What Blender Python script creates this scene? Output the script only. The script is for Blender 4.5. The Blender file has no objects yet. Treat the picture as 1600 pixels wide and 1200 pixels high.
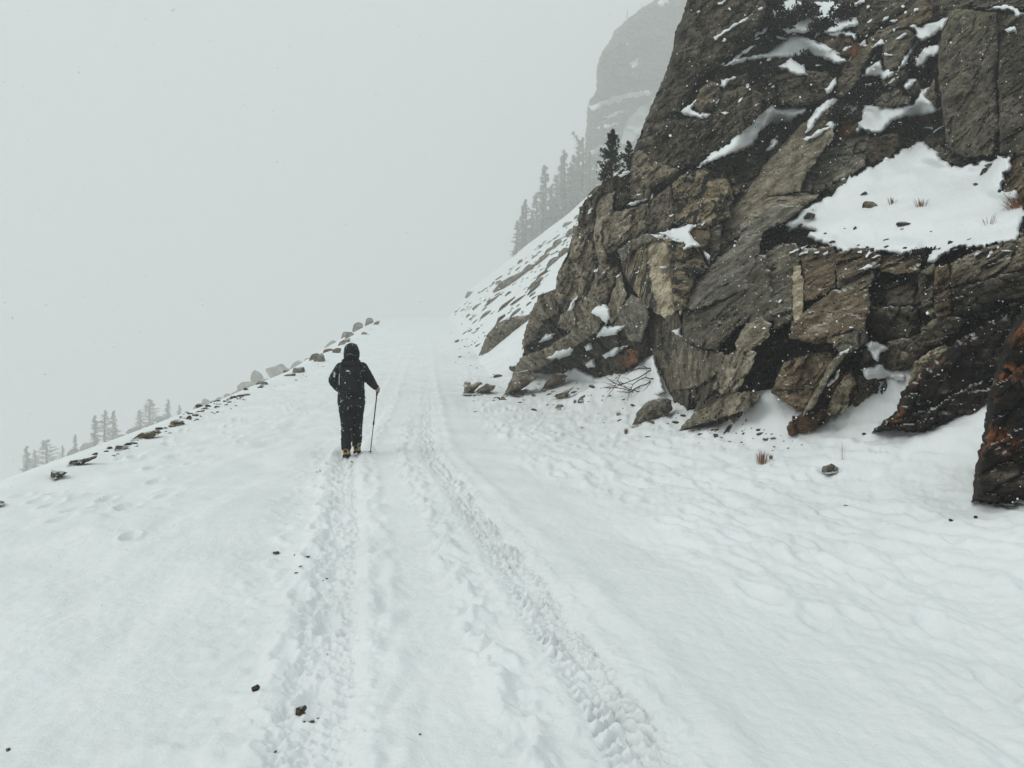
import bpy, bmesh, math, random
import numpy as np
from mathutils import Vector, Matrix
from mathutils.geometry import delaunay_2d_cdt
from mathutils.bvhtree import BVHTree

random.seed(7)
RNG = np.random.default_rng(11)
SC = bpy.context.scene
COL = SC.collection
F = 1208.0                                   # focal length in pixels of a 1600 px wide picture

# ------------------------------------------------------------------ camera
cam_d = bpy.data.cameras.new('camera')
cam_d.sensor_width = 36.0
cam_d.lens = 36.0 * F / 1600.0
cam_d.clip_start = 0.05
cam_d.clip_end = 3000.0
cam = bpy.data.objects.new('camera', cam_d)
cam.location = (0, 0, 0)
cam.rotation_euler = (math.radians(90), 0, 0)
COL.objects.link(cam)
SC.camera = cam

# ------------------------------------------------------------------ sky, sun, exposure
SUN_EL, SUN_AZ = 42.0, -122.0                # behind the cloud, to the left
world = bpy.data.worlds.new('World')
SC.world = world
world.use_nodes = True
wn, wl = world.node_tree.nodes, world.node_tree.links
wn.clear()
w_out = wn.new('ShaderNodeOutputWorld')
w_bg = wn.new('ShaderNodeBackground')
w_sky = wn.new('ShaderNodeTexSky')
w_sky.sky_type = 'NISHITA'
w_sky.sun_disc = False
w_sky.sun_elevation = math.radians(SUN_EL)
w_sky.sun_rotation = math.radians(SUN_AZ)
w_sky.air_density = 1.0
w_sky.dust_density = 4.0
w_mix = wn.new('ShaderNodeMix')              # a closed cloud deck over the clear sky
w_mix.data_type = 'RGBA'
w_mix.inputs[0].default_value = 0.90
w_mix.inputs[7].default_value = (7.0, 7.75, 7.85, 1)
wl.new(w_sky.outputs[0], w_mix.inputs[6])
wl.new(w_mix.outputs[2], w_bg.inputs[0])
w_bg.inputs[1].default_value = 0.10
wl.new(w_bg.outputs[0], w_out.inputs[0])

sun_d = bpy.data.lights.new('sun', 'SUN')
sun_d.energy = 1.15
sun_d.angle = math.radians(35)
sun_d.color = (1.0, 0.985, 0.96)
sun = bpy.data.objects.new('sun', sun_d)
_a, _e = math.radians(SUN_AZ), math.radians(SUN_EL)
_dir = Vector((math.sin(_a) * math.cos(_e), math.cos(_a) * math.cos(_e), math.sin(_e)))
sun.rotation_euler = _dir.to_track_quat('Z', 'Y').to_euler()
sun.location = _dir * 300
COL.objects.link(sun)

SC.view_settings.view_transform = 'Standard'
SC.view_settings.look = 'None'
SC.view_settings.gamma = 1.0
SC.view_settings.use_curve_mapping = False
SC.view_settings.exposure = -0.02
SC.render.engine = 'CYCLES'
SC.cycles.use_denoising = True
SC.cycles.denoiser = 'OPENIMAGEDENOISE'
SC.cycles.max_bounces = 8
SC.cycles.diffuse_bounces = 3
SC.cycles.volume_bounces = 3
SC.cycles.use_adaptive_sampling = True
SC.cycles.adaptive_threshold = 0.01
HAZE_DENSITY = 0.0024

# ------------------------------------------------------------------ noise (numpy)
_PERM = RNG.permutation(256)
_PERM = np.concatenate([_PERM, _PERM, _PERM]).astype(np.int32)
_G = RNG.normal(size=(256, 3)); _G /= np.linalg.norm(_G, axis=1)[:, None]
_R = RNG.random((256, 4))

def _h(ix, iy, iz):
    return _PERM[_PERM[_PERM[ix & 255] + (iy & 255)] + (iz & 255)]

def pn3(P):
    """gradient noise, about -1..1"""
    P = np.asarray(P, dtype=np.float64)
    I = np.floor(P).astype(np.int32)
    f = P - I
    u = f * f * f * (f * (f * 6 - 15) + 10)
    out = 0
    for a in (0, 1):
        wa = u[:, 0] if a else 1 - u[:, 0]
        for b in (0, 1):
            wb = u[:, 1] if b else 1 - u[:, 1]
            for c in (0, 1):
                wc = u[:, 2] if c else 1 - u[:, 2]
                g = _G[_h(I[:, 0] + a, I[:, 1] + b, I[:, 2] + c)]
                out = out + wa * wb * wc * ((f[:, 0] - a) * g[:, 0] + (f[:, 1] - b) * g[:, 1] + (f[:, 2] - c) * g[:, 2])
    return out * 1.5

def pn2(x, y, s=0):
    x = np.asarray(x, float); y = np.asarray(y, float)
    I = np.floor(x).astype(np.int32); J = np.floor(y).astype(np.int32)
    fx = x - I; fy = y - J
    ux = fx * fx * fx * (fx * (fx * 6 - 15) + 10)
    uy = fy * fy * fy * (fy * (fy * 6 - 15) + 10)
    out = 0
    for a in (0, 1):
        wa = ux if a else 1 - ux
        for b in (0, 1):
            wb = uy if b else 1 - uy
            g = _G[_h(I + a, J + b, np.int32(s))]
            n = np.sqrt(g[..., 0] ** 2 + g[..., 1] ** 2) + 1e-6
            out = out + wa * wb * ((fx - a) * g[..., 0] + (fy - b) * g[..., 1]) / n
    return out * 1.4

def fbm3(P, octv=4, gain=0.5):
    a, s, o = 1.0, 0.0, 0
    for k in range(octv):
        o = o + a * pn3(P * (2.0 ** k) + 17.3 * k)
        s += a; a *= gain
    return o / s

def cells3(P):
    """nearest cell: (F1, F2 - F1, four random numbers of the cell, vector to its centre)"""
    I = np.floor(P).astype(np.int32)
    n = len(P)
    f1 = np.full(n, 9.0); f2 = np.full(n, 9.0)
    rid = np.zeros(n, np.int32); vec = np.zeros((n, 3))
    for a in (-1, 0, 1):
        for b in (-1, 0, 1):
            for c in (-1, 0, 1):
                h = _h(I[:, 0] + a, I[:, 1] + b, I[:, 2] + c)
                C = I + np.array([a, b, c]) + _R[h][:, :3]
                D = P - C
                d = np.einsum('ij,ij->i', D, D)
                m = d < f1
                f2 = np.where(m, f1, np.minimum(f2, d))
                f1 = np.where(m, d, f1)
                rid = np.where(m, h, rid)
                vec[m] = D[m]
    return np.sqrt(f1), np.sqrt(f2) - np.sqrt(f1), _R[(rid * 7 + 3) & 255], vec

def sstep(a, b, x):
    t = np.clip((np.asarray(x, float) - a) / (b - a), 0, 1)
    return t * t * (3 - 2 * t)

# ------------------------------------------------------------------ object helpers
def tag(o, label=None, cat=None, group=None, kind=None):
    if label: o['label'] = label
    if cat: o['category'] = cat
    if group: o['group'] = group
    if kind: o['kind'] = kind
    return o

def link(name, me, parent=None):
    o = bpy.data.objects.new(name, me)
    COL.objects.link(o)
    if parent is not None:
        o.parent = parent
        o.matrix_parent_inverse = parent.matrix_basis.inverted() if parent.type == 'EMPTY' else Matrix()
    return o

def empty(name, loc=(0, 0, 0)):
    o = bpy.data.objects.new(name, None)
    o.location = loc
    o.empty_display_size = 0.2
    COL.objects.link(o)
    return o

def np_mesh(name, V, tris, mat, smooth=True, quads=None):
    V = np.asarray(V, np.float32)
    me = bpy.data.meshes.new(name)
    me.vertices.add(len(V))
    me.vertices.foreach_set('co', V.ravel())
    if quads is not None:
        q = np.asarray(quads, np.int32)
        me.loops.add(q.size); me.polygons.add(len(q))
        me.loops.foreach_set('vertex_index', q.ravel())
        me.polygons.foreach_set('loop_start', np.arange(len(q), dtype=np.int32) * 4)
    else:
        t = np.asarray(tris, np.int32)
        me.loops.add(t.size); me.polygons.add(len(t))
        me.loops.foreach_set('vertex_index', t.ravel())
        me.polygons.foreach_set('loop_start', np.arange(len(t), dtype=np.int32) * 3)
    me.update(calc_edges=True)
    me.polygons.foreach_set('use_smooth', np.full(len(me.polygons), smooth))
    if mat: me.materials.append(mat)
    return me

def unproj(px, py, d):
    px = np.asarray(px, float); py = np.asarray(py, float); d = np.asarray(d, float)
    return np.stack([(px - 800) / F * d, d + 0 * px, (600 - py) / F * d], -1)

# ------------------------------------------------------------------ materials
def newmat(name, rough=0.8):
    m = bpy.data.materials.new(name)
    m.use_nodes = True
    b = m.node_tree.nodes['Principled BSDF']
    b.inputs['Roughness'].default_value = rough
    b.inputs['Specular IOR Level'].default_value = 0.25
    return m, m.node_tree.nodes, m.node_tree.links, b

def simple(name, col, rough=0.8, var=0.0, scale=20, bump=0.0, metallic=0.0):
    m, n, l, b = newmat(name, rough)
    b.inputs['Metallic'].default_value = metallic
    if var or bump:
        tc = n.new('ShaderNodeTexCoord')
        nz = n.new('ShaderNodeTexNoise'); nz.inputs['Scale'].default_value = scale; nz.inputs['Detail'].default_value = 5
        l.new(tc.outputs['Object'], nz.inputs['Vector'])
        cr = n.new('ShaderNodeValToRGB')
        cr.color_ramp.elements[0].position = 0.3; cr.color_ramp.elements[1].position = 0.7
        cr.color_ramp.elements[0].color = [c * (1 - var) for c in col] + [1]
        cr.color_ramp.elements[1].color = [min(1, c * (1 + var)) for c in col] + [1]
        l.new(nz.outputs['Fac'], cr.inputs['Fac'])
        l.new(cr.outputs['Color'], b.inputs['Base Color'])
        if bump:
            bp = n.new('ShaderNodeBump'); bp.inputs['Strength'].default_value = bump; bp.inputs['Distance'].default_value = 0.01
            l.new(nz.outputs['Fac'], bp.inputs['Height']); l.new(bp.outputs['Normal'], b.inputs['Normal'])
    else:
        b.inputs['Base Color'].default_value = list(col) + [1]
    return m

def snow_material(name='snow', grain=1.0):
    m, n, l, b = newmat(name, 0.65)
    b.inputs['Specular IOR Level'].default_value = 0.15
    tc = n.new('ShaderNodeTexCoord')
    n1 = n.new('ShaderNodeTexNoise'); n1.inputs['Scale'].default_value = 0.9; n1.inputs['Detail'].default_value = 6
    l.new(tc.outputs['Object'], n1.inputs['Vector'])
    cr = n.new('ShaderNodeValToRGB')
    cr.color_ramp.elements[0].position = 0.3; cr.color_ramp.elements[1].position = 0.65
    cr.color_ramp.elements[0].color = (0.80, 0.825, 0.825, 1)
    cr.color_ramp.elements[1].color = (0.87, 0.89, 0.892, 1)
    l.new(n1.outputs['Fac'], cr.inputs['Fac']); l.new(cr.outputs['Color'], b.inputs['Base Color'])
    n2 = n.new('ShaderNodeTexNoise'); n2.inputs['Scale'].default_value = 38; n2.inputs['Detail'].default_value = 6
    n2.inputs['Roughness'].default_value = 0.65
    l.new(tc.outputs['Object'], n2.inputs['Vector'])
    bp = n.new('ShaderNodeBump'); bp.inputs['Strength'].default_value = 0.6 * grain; bp.inputs['Distance'].default_value = 0.018
    l.new(n2.outputs['Fac'], bp.inputs['Height']); l.new(bp.outputs['Normal'], b.inputs['Normal'])
    return m

def rock_material(name, c1, c2, rust=0.0, rustcol=(0.17, 0.062, 0.022), streak=0.4, pale=0.25, lichen=0.3,
                  dust=0.55, angle=0.9, scale=1.0, bumpd=0.05, sp=(0.54, 0.63)):
    m, n, l, b = newmat(name, 0.85)
    b.inputs['Specular IOR Level'].default_value = 0.2
    tc = n.new('ShaderNodeTexCoord'); geo = n.new('ShaderNodeNewGeometry')
    def noise(sc, det=6, rough=0.6, vec=None, dist=0.0):
        t = n.new('ShaderNodeTexNoise'); t.inputs['Scale'].default_value = sc * scale; t.inputs['Detail'].default_value = det
        t.inputs['Roughness'].default_value = rough; t.inputs['Distortion'].default_value = dist
        l.new(vec or tc.outputs['Object'], t.inputs['Vector']); return t.outputs['Fac']
    def ramp(fac, p0, p1, a=0.0, bb=1.0):
        r = n.new('ShaderNodeMapRange'); r.interpolation_type = 'SMOOTHSTEP'
        r.inputs[1].default_value = p0; r.inputs[2].default_value = p1; r.inputs[3].default_value = a; r.inputs[4].default_value = bb
        l.new(fac, r.inputs[0]); return r.outputs[0]
    def mul(a, v):
        t = n.new('ShaderNodeMath'); t.operation = 'MULTIPLY'; l.new(a, t.inputs[0])
        if isinstance(v, (int, float)): t.inputs[1].default_value = v
        else: l.new(v, t.inputs[1])
        return t.outputs[0]
    def add(a, v):
        t = n.new('ShaderNodeMath'); t.operation = 'ADD'; l.new(a, t.inputs[0]); l.new(v, t.inputs[1]); return t.outputs[0]
    def mix(fac, a, col, mode='MIX'):
        t = n.new('ShaderNodeMix'); t.data_type = 'RGBA'; t.blend_type = mode
        if isinstance(fac, (int, float)): t.inputs[0].default_value = fac
        else: l.new(fac, t.inputs[0])
        for k, v in ((6, a), (7, col)):
            if isinstance(v, tuple): t.inputs[k].default_value = list(v) + [1]
            else: l.new(v, t.inputs[k])
        return t.outputs[2]
    # strata coordinates: long along the dip, fine across it
    mp = n.new('ShaderNodeMapping'); mp.inputs['Rotation'].default_value = (0.25, angle, 0.3)
    mp.inputs['Scale'].default_value = (0.5, 2.4, 5.5)
    l.new(tc.outputs['Object'], mp.inputs['Vector'])
    mv = n.new('ShaderNodeMapping'); mv.inputs['Scale'].default_value = (4.0, 4.0, 0.45); mv.inputs['Rotation'].default_value = (0, 0.12, 0)
    l.new(tc.outputs['Object'], mv.inputs['Vector'])
    big = noise(0.55, 4); mid = noise(2.6, 8, 0.68); fine = noise(16, 6, 0.7)
    strat = noise(1.1, 7, 0.65, mp.outputs[0], 0.4); vert = noise(1.0, 6, 0.65, mv.outputs[0], 0.3)
    c = mix(ramp(add(mul(big, 0.45), mul(strat, 0.55)), 0.40, 0.62), tuple(c1), tuple(c2))
    c = mix(ramp(mid, 0.36, 0.62, 0.0, 0.9), mix(1.0, c, (0.34, 0.31, 0.27), 'MULTIPLY'), c)
    c = mix(mul(ramp(strat, 0.56, 0.72), pale), c, (0.34, 0.295, 0.22))
    c = mix(mul(ramp(vert, sp[0], sp[1]), streak), c, (0.012, 0.012, 0.010))
    if rust > 0:
        c = mix(mul(ramp(add(mul(noise(1.1, 6, 0.62), 0.6), mul(mid, 0.4)), 0.61 - 0.16 * rust, 0.66 - 0.12 * rust), 0.92), c, tuple(rustcol))
    c = mix(mul(ramp(noise(5.5, 8, 0.75), 0.58, 0.72), lichen), c, (0.22, 0.215, 0.165))
    c = mix(mul(ramp(fine, 0.48, 0.64), 0.8), c, mix(1.0, c, (0.30, 0.28, 0.26), 'MULTIPLY'))
    vfine = noise(46, 5, 0.7)
    c = mix(ramp(vfine, 0.36, 0.66, 0.0, 0.5), mix(1.0, c, (1.7, 1.7, 1.65), 'MULTIPLY'), mix(1.0, c, (0.5, 0.48, 0.45), 'MULTIPLY'))
    # snow caught on the parts that face up
    sx = n.new('ShaderNodeSeparateXYZ'); l.new(geo.outputs['Normal'], sx.inputs[0])
    up = add(sx.outputs['Z'], mul(add(mid, fine), 0.30))
    c = mix(mul(ramp(up, 1.20, 1.28), dust), c, (0.83, 0.855, 0.855))
    l.new(c, b.inputs['Base Color'])
    vo = n.new('ShaderNodeTexVoronoi'); vo.feature = 'DISTANCE_TO_EDGE'; vo.inputs['Scale'].default_value = 1.3 * scale
    wp = n.new('ShaderNodeVectorMath'); wp.operation = 'ADD'
    nv = n.new('ShaderNodeTexNoise'); nv.inputs['Scale'].default_value = 2.2; nv.inputs['Detail'].default_value = 4
    l.new(mp.outputs[0], nv.inputs['Vector'])
    l.new(mp.outputs[0], wp.inputs[0]); l.new(nv.outputs['Color'], wp.inputs[1]); l.new(wp.outputs[0], vo.inputs['Vector'])
    crack = ramp(vo.outputs['Distance'], 0.0, 0.06)
    hgt = add(add(mul(mid, 1.0), mul(fine, 0.35)), add(mul(strat, 0.9), mul(crack, 0.35)))
    bp = n.new('ShaderNodeBump'); bp.inputs['Strength'].default_value = 0.9; bp.inputs['Distance'].default_value = bumpd
    l.new(hgt, bp.inputs['Height']); l.new(bp.outputs['Normal'], b.inputs['Normal'])
    return m

M = {}
M['snow'] = snow_material()
M['rock'] = rock_material('grey brown rock', (0.121, 0.103, 0.077), (0.291, 0.250, 0.191))
M['dark'] = rock_material('dark rock', (0.047, 0.041, 0.030), (0.140, 0.120, 0.093), streak=0.35, pale=0.15, lichen=0.3)
M['brown'] = rock_material('brown rock', (0.088, 0.065, 0.041), (0.217, 0.168, 0.113), rust=0.25, rustcol=(0.13, 0.058, 0.020))
M['slab'] = rock_material('smooth grey slab rock', (0.180, 0.157, 0.119), (0.342, 0.302, 0.236), streak=0.15, lichen=0.15, dust=0.35)
M['grey'] = rock_material('blue grey rock', (0.114, 0.107, 0.090), (0.254, 0.238, 0.198), streak=0.25, pale=0.2)
M['pale'] = rock_material('pale rock', (0.308, 0.259, 0.182), (0.550, 0.484, 0.374), streak=0.35, lichen=0.1, dust=0.2)
M['streaky'] = rock_material('black streaked rock', (0.144, 0.112, 0.073), (0.325, 0.268, 0.182), streak=1.0, lichen=0.1, dust=0.2, sp=(0.475, 0.54))
M['green'] = rock_material('olive lichened rock', (0.075, 0.068, 0.051), (0.175, 0.157, 0.117), lichen=0.5, streak=0.3)
M['rust'] = rock_material('rust stained black rock', (0.010, 0.008, 0.006), (0.026, 0.018, 0.012), rust=0.50, rustcol=(0.19, 0.066, 0.022), streak=0.2, pale=0.25, lichen=0.12, dust=0.5)
M['orange'] = rock_material('orange stained rock', (0.05, 0.030, 0.015), (0.11, 0.062, 0.030), rust=0.55, rustcol=(0.16, 0.062, 0.026), pale=0.1)
M['far'] = rock_material('distant rock', (0.110, 0.080, 0.040), (0.180, 0.135, 0.075), scale=0.16, bumpd=1.0, dust=0.9, streak=0.5)
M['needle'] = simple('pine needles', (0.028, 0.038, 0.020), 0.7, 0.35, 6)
M['needle_far'] = simple('frosted spruce needles', (0.340, 0.310, 0.260), 0.8, 0.3, 2)  # needle colour lightened to stand in for thicker mist over distant trees
M['bark'] = simple('bark', (0.075, 0.058, 0.042), 0.9, 0.3, 15, 0.5)
M['twig'] = simple('dead twig', (0.070, 0.052, 0.038), 0.9, 0.25, 30)
M['leaf'] = simple('dark shrub leaves', (0.013, 0.012, 0.007), 0.7, 0.4, 9)
M['heath'] = simple('brown heath leaves', (0.026, 0.016, 0.009), 0.8, 0.4, 9)
M['dry'] = simple('rust brown dry grass', (0.20, 0.085, 0.032), 0.8, 0.35, 9)
M['straw'] = simple('straw grass', (0.19, 0.13, 0.07), 0.8, 0.3, 9)
M['black_cloth'] = simple('black shell fabric', (0.0075, 0.0095, 0.0095), 0.75, 0.25, 30, 0.4)
M['black_trouser'] = simple('black trouser fabric', (0.006, 0.007, 0.0075), 0.8, 0.25, 30, 0.4)
M['pack'] = simple('black pack fabric', (0.006, 0.0075, 0.008), 0.7, 0.2, 60, 0.3)
M['skin'] = simple('skin', (0.36, 0.19, 0.13), 0.55, 0.1, 40)
M['boot'] = simple('yellow tan boot leather', (0.33, 0.235, 0.062), 0.6, 0.25, 25, 0.3)
M['sole'] = simple('black rubber', (0.010, 0.010, 0.010), 0.8)
M['steel'] = simple('grey aluminium', (0.09, 0.095, 0.10), 0.4, 0, 1, 0, 0.6)
M['white'] = simple('white print', (0.62, 0.65, 0.65), 0.6)
M['greyprint'] = simple('grey print', (0.16, 0.18, 0.18), 0.6)
M['hair'] = simple('brown hair', (0.035, 0.022, 0.014), 0.6)

# ------------------------------------------------------------------ terrain
_Y_C = np.array([-60, 0, 3, 7.9, 12.3, 20, 30, 40, 60, 80, 110, 165, 240, 400.])
_X_C = np.array([6, .35, -.12, -1.05, -2.0, -2.85, -4.0, -5.1, -7.3, -9.6, -12.7, -18.4, -26, -40.])
_Y_L = np.array([-60, 0, 5, 8.4, 10.4, 14.2, 21, 31.5, 43.5, 70, 110, 145, 200, 400.])
_X_L = np.array([-3, -3.7, -4.5, -5.6, -6.4, -7.2, -8.5, -9.9, -10.9, -14.2, -20, -25, -33, -60.])
_Y_T = np.array([-60, 0, 8, 15, 20, 30, 40, 60, 80, 110, 165, 230, 400.])
_X_T = np.array([4.2, 2.9, 2.4, 1.5, 1.0, -.5, -1.5, -3.2, -5.2, -8.0, -14., -19, -30])
def curve(Y, ys, xs):
    Y = np.asarray(Y, float)
    o = 0
    for k in (-0.08, -0.04, 0, 0.04, 0.08):
        o = o + np.interp(Y * (1 + k) + k * 4, ys, xs)
    return o / 5
def xc(Y): return curve(Y, _Y_C, _X_C)
def xl(Y): return curve(Y, _Y_L, _X_L)
def xt(Y): return curve(Y, _Y_T, _X_T)
_yy = np.linspace(-80, 500, 5801)
_sl = 0.037 + 0.0682 * sstep(9, 40, _yy) - 0.15 * sstep(158, 200, _yy)
_zz = np.cumsum(_sl) * (_yy[1] - _yy[0])
_zz = _zz - np.interp(0, _yy, _zz) - 1.6
def zroad(Y): return np.interp(Y, _yy, _zz)

MOUNDS = [(4.15, 12.5, .55, .42, 1.0), (5.1, 11.8, .30, .7, .8), (5.9, 11.6, .42, .7, .9), (3.7, 20.3, .9, .6, 1.5), (2.6, 21.5, .4, .8, 1.5), (6.0, 9.0, .25, 1.0, .9)]
def zbase(X, Y):
    X = np.asarray(X, float); Y = np.asarray(Y, float)
    z = zroad(Y)
    # bank and talus on the right
    u = np.maximum(0, X - xt(Y))
    far = sstep(26, 48, Y)
    near_r = 0.13 * u + 0.030 * np.minimum(u, 4) ** 2 + 0.12 * np.maximum(u - 4, 0)
    up = u * 0.78 + 0.15 * pn2(X / 7, Y / 9, 3) * np.minimum(u, 6)
    crest = 0.11 * np.maximum(0, np.minimum(Y, 300) - 158) * sstep(0, 6, u)
    z = z + near_r * (1 - far) + far * (up + crest)
    # snow banked up against the foot of the cliff
    for mx, my, mh, sx, sy in MOUNDS:
        z = z + mh * np.exp(-((X - mx) / sx) ** 2 - ((Y - my) / sy) ** 2)
    # hillside falling away on the left
    v = np.maximum(0, xl(Y) - X)
    z = z - (0.62 * v * v / (v + 1.2)) + sstep(8, 40, v) * sstep(30, 90, Y) * 1.6 * pn2(X / 17, Y / 23, 5) + 0.35 * pn2(X / 3.1, Y / 4.3, 6) * sstep(.5, 5, v)
    # the far side of the ridge drops out of sight
    z = z - 0.6 * np.maximum(0, Y - 302)
    return z

def ground_hit(px, py, y0=1.2, y1=300):
    """where the ray through a picture point meets the ground"""
    Y = np.concatenate([np.arange(y0, 40, 0.02), np.arange(40, y1, 0.2)])
    X = (px - 800) / F * Y; Z = (600 - py) / F * Y
    g = zbase(X, Y)
    k = np.where(Z <= g)[0]
    i = k[0] if len(k) else int(np.argmin(Z - g))
    return Y[i]

FOOT = []
for k in range(150):
    yy_ = 3.2 + 20 * random.random() ** 1.4
    FOOT.append((float(xc(yy_)) + random.choice([random.uniform(-5.0, -2.4), random.uniform(2.2, 6.0), random.uniform(2.2, 6)]), yy_,
                 random.uniform(-.5, .2), random.uniform(.02, .045), random.uniform(.9, 1.4)))
for k in range(16):                                   # the walker's own line of prints
    yy_ = 11.4 - 0.52 * k
    if yy_ > 2.6: FOOT.append((float(xc(yy_)) - .78 + (.1 if k % 2 else -.1), yy_, -.18, .03, 1.0))

def zdetail(X, Y):
    """relief of the snow surface itself"""
    c = xc(Y); p = X - c
    on_road = sstep(xl(Y) - .5, xl(Y) + .8, X)
    z = 0.035 * pn2(X / 1.7, Y / 2.3, 11) + 0.012 * pn2(X / .47, Y / .7, 12) + 0.005 * pn2(X / .16, Y / .2, 13)
    # two wheel tracks with lugs
    for side, seed, hw, la, pit in ((-0.66, 21, .155, .62, .105), (0.66, 31, .125, 1.0, .088)):
        cx = c + side + 0.03 * pn2(Y / 1.3, Y * 0, seed)
        t = X - cx + .012 * pn2(X / .12, Y / .15, seed + 9)
        at = np.abs(t)
        inside = 1 - sstep(hw - .03, hw + .03, at + 0.03 * pn2(X / .08, Y / .1, seed + 2) + .02 * pn2(X / .03, Y / .04, seed + 8))
        near = 1 - sstep(11, 24, Y) * .7
        rag = np.clip((.62 if side < 0 else .9) + 0.8 * pn2(X / .28, Y / .4, seed + 1), .15, 1.35)
        z = z - (0.028 if side < 0 else 0.022) * inside * near
        ph = (Y + 0.75 * at + .028 * pn2(X / .09, Y / .12, seed + 3)) / pit + np.where(t > 0, 0.5, 0)
        lug = np.abs((ph % 1.0) - .5) * 2
        lug = sstep(.25, .55, lug) * (.35 + .65 * sstep(.0, .04, at)) * (.75 + .5 * sstep(-.2, .4, pn2(X / .045, Y / .06, seed + 4)))
        z = z + inside * near * la * 0.030 * lug * rag + inside * 0.014 * pn2(X / .05, Y / .06, seed + 5) + inside * .008 * pn2(X / .022, Y / .028, seed + 6)
        ridge = np.exp(-((at - hw - .09) / .06) ** 2)
        z = z + ridge * near * ((0.020 if side < 0 else 0.012) * (0.7 + 0.9 * pn2(X / .2, Y / .35, seed + 7)) + .016 * np.maximum(0, pn2(X / .06, Y / .07, seed + 10)))
    # broken snow thrown up beside the right hand track, soft shoulder on its other side
    lum = np.maximum(0, pn2(X / .17, Y / .22, 41) + .15) ** 1.0 + .5 * np.maximum(0, pn2(X / .07, Y / .09, 42))
    band = np.exp(-((p - .22 - .06 * pn2(Y / .8, Y * 0, 43)) / .13) ** 2)
    z = z + band * .065 * lum * (1 - sstep(14, 24, Y))
    z = z + .030 * np.exp(-((p - 1.07 - .05 * pn2(Y / .9, Y * 0, 44)) / .13) ** 2) * (.7 + .6 * pn2(X / .3, Y / .5, 45))
    z = z + .03 * np.exp(-((p + .30) / .09) ** 2) * (.5 + pn2(X / .15, Y / .3, 46))
    z = z - .03 * np.exp(-((p - 1.95) / .35) ** 2) * (.6 + .6 * pn2(X / .6, Y / 1.5, 47))
    band_l = np.exp(-((p + 1.15) / .25) ** 2)
    z = z + band_l * (.03 * np.maximum(0, pn2(X / .14, Y / .16, 48)) - .02)
    # old wind-blown footprints drawn out along the road, on both margins
    rt = sstep(1.5, 2.6, p) * (1 - .5 * sstep(6, 10, p))
    q = p + .16 * pn2(X / .8, Y / .9, 51)
    w = pn2(q / .21, Y / .85, 52)
    w = np.where(w > 0, w ** .7, w * .5)
    z = z + rt * np.clip(.65 + .9 * pn2(X / 1.5, Y / 2.4, 55), .12, 1.5) * (.042 * w + .017 * pn2(q / .11, Y / .28, 53)) + rt * .007 * pn2(X / .07, Y / .1, 56)
    tr = sstep(1.8, 3.0, p) * sstep(6, 9, Y) * (1 - sstep(20, 28, Y))
    z = z - tr * .055 * np.maximum(0, pn2(X / .26, Y / .36, 54) - .05)
    lf = sstep(-1.6, -2.6, p)
    ql = p + .2 * pn2(X / .9, Y / 1.1, 61)
    wl_ = pn2(ql / .28, Y / .9, 62)
    z = z + lf * np.clip(.6 + .9 * pn2(X / 1.6, Y / 2.2, 65), .1, 1.5) * (.034 * np.where(wl_ > 0, wl_, wl_ * .5) - .04 * np.maximum(0, pn2(X / .27, Y / .33, 63) - .18))
    mg = sstep(-1.6, -1.9, p) * (1 - sstep(-2.3, -2.7, p))
    z = z + mg * .03 * pn2(X / .4, Y / 1.2, 64)
    for fx, fy, an, dp, s in FOOT:
        dx = X - fx; dy = Y - fy
        m = (np.abs(dx) < .3) & (np.abs(dy) < .35)
        if not m.any(): continue
        ca, sa = math.cos(an), math.sin(an)
        a = (dx[m] * ca - dy[m] * sa) / (.062 * s); b_ = (dx[m] * sa + dy[m] * ca) / (.14 * s)
        r2 = a * a + b_ * b_
        zz = z[m]
        zz = zz - dp * np.exp(-r2 ** 2) + .35 * dp * np.exp(-(np.sqrt(r2) - 1.5) ** 2 * 6)
        z[m] = zz
    far = 1 - .6 * sstep(25, 70, Y)
    z = z + .004 * pn2(X / .06, Y / .08, 71) * (1 - sstep(5, 12, Y))
    return 1.45 * z * on_road * far

def build_ground():
    ys_px = np.arange(1420, 596, -1.45)
    Ynear = 1.6 / ((ys_px - 600) / F + 0.037)
    Ynear = Ynear[Ynear < 26]
    rows = list(zip([-70, -40, -20, -10, -5, -2.5, -1, -.2, .35], [60, 40, 20, 10, 5, 2.5, 1.4, 1.0, .85]))
    rows += [(y, y) for y in Ynear]
    y = Ynear[-1]
    while y < 60: y *= 1.006; rows.append((y, y))
    while y < 312: y *= 1.012; rows.append((y, y))
    while y < 420: y *= 1.06; rows.append((y, y))
    Y = np.array([r[0] for r in rows]); W = np.array([r[1] for r in rows])
    u = np.concatenate([-np.geomspace(30, .86, 34), np.arange(-.80, .80, 2.0 / F), np.geomspace(.82, 30, 36)])
    XX = 560 * np.tanh(W[:, None] * u[None, :] / 560); YY = np.repeat(Y[:, None], len(u), 1)
    x = XX.ravel(); y = YY.ravel()
    xl_ = x
    z = np.maximum(zbase(xl_, y), -120) + zdetail(x, y)
    nr, nc = XX.shape
    i = (np.arange(nr - 1)[:, None] * nc + np.arange(nc - 1)[None, :]).ravel()
    q = np.stack([i, i + 1, i + nc + 1, i + nc], 1)
    me = np_mesh('snow_ground', np.stack([x, y, z], 1), None, M['snow'], True, q)
    o = link('snow_ground', me)
    tag(o, 'snow covered mountain road with tyre tracks and trodden verges', None, None, 'structure')
    return o
ground = build_ground()

# ------------------------------------------------------------------ relief meshes traced over real depths
def seg_dist(P, A, B):
    out = np.full(len(P), 1e9)
    for a, b in zip(A, B):
        ab = b - a; L = ab @ ab + 1e-9
        t = np.clip(((P - a) @ ab) / L, 0, 1)
        d = P - (a + t[:, None] * ab)
        out = np.minimum(out, np.einsum('ij,ij->i', d, d))
    return np.sqrt(out)

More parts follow.
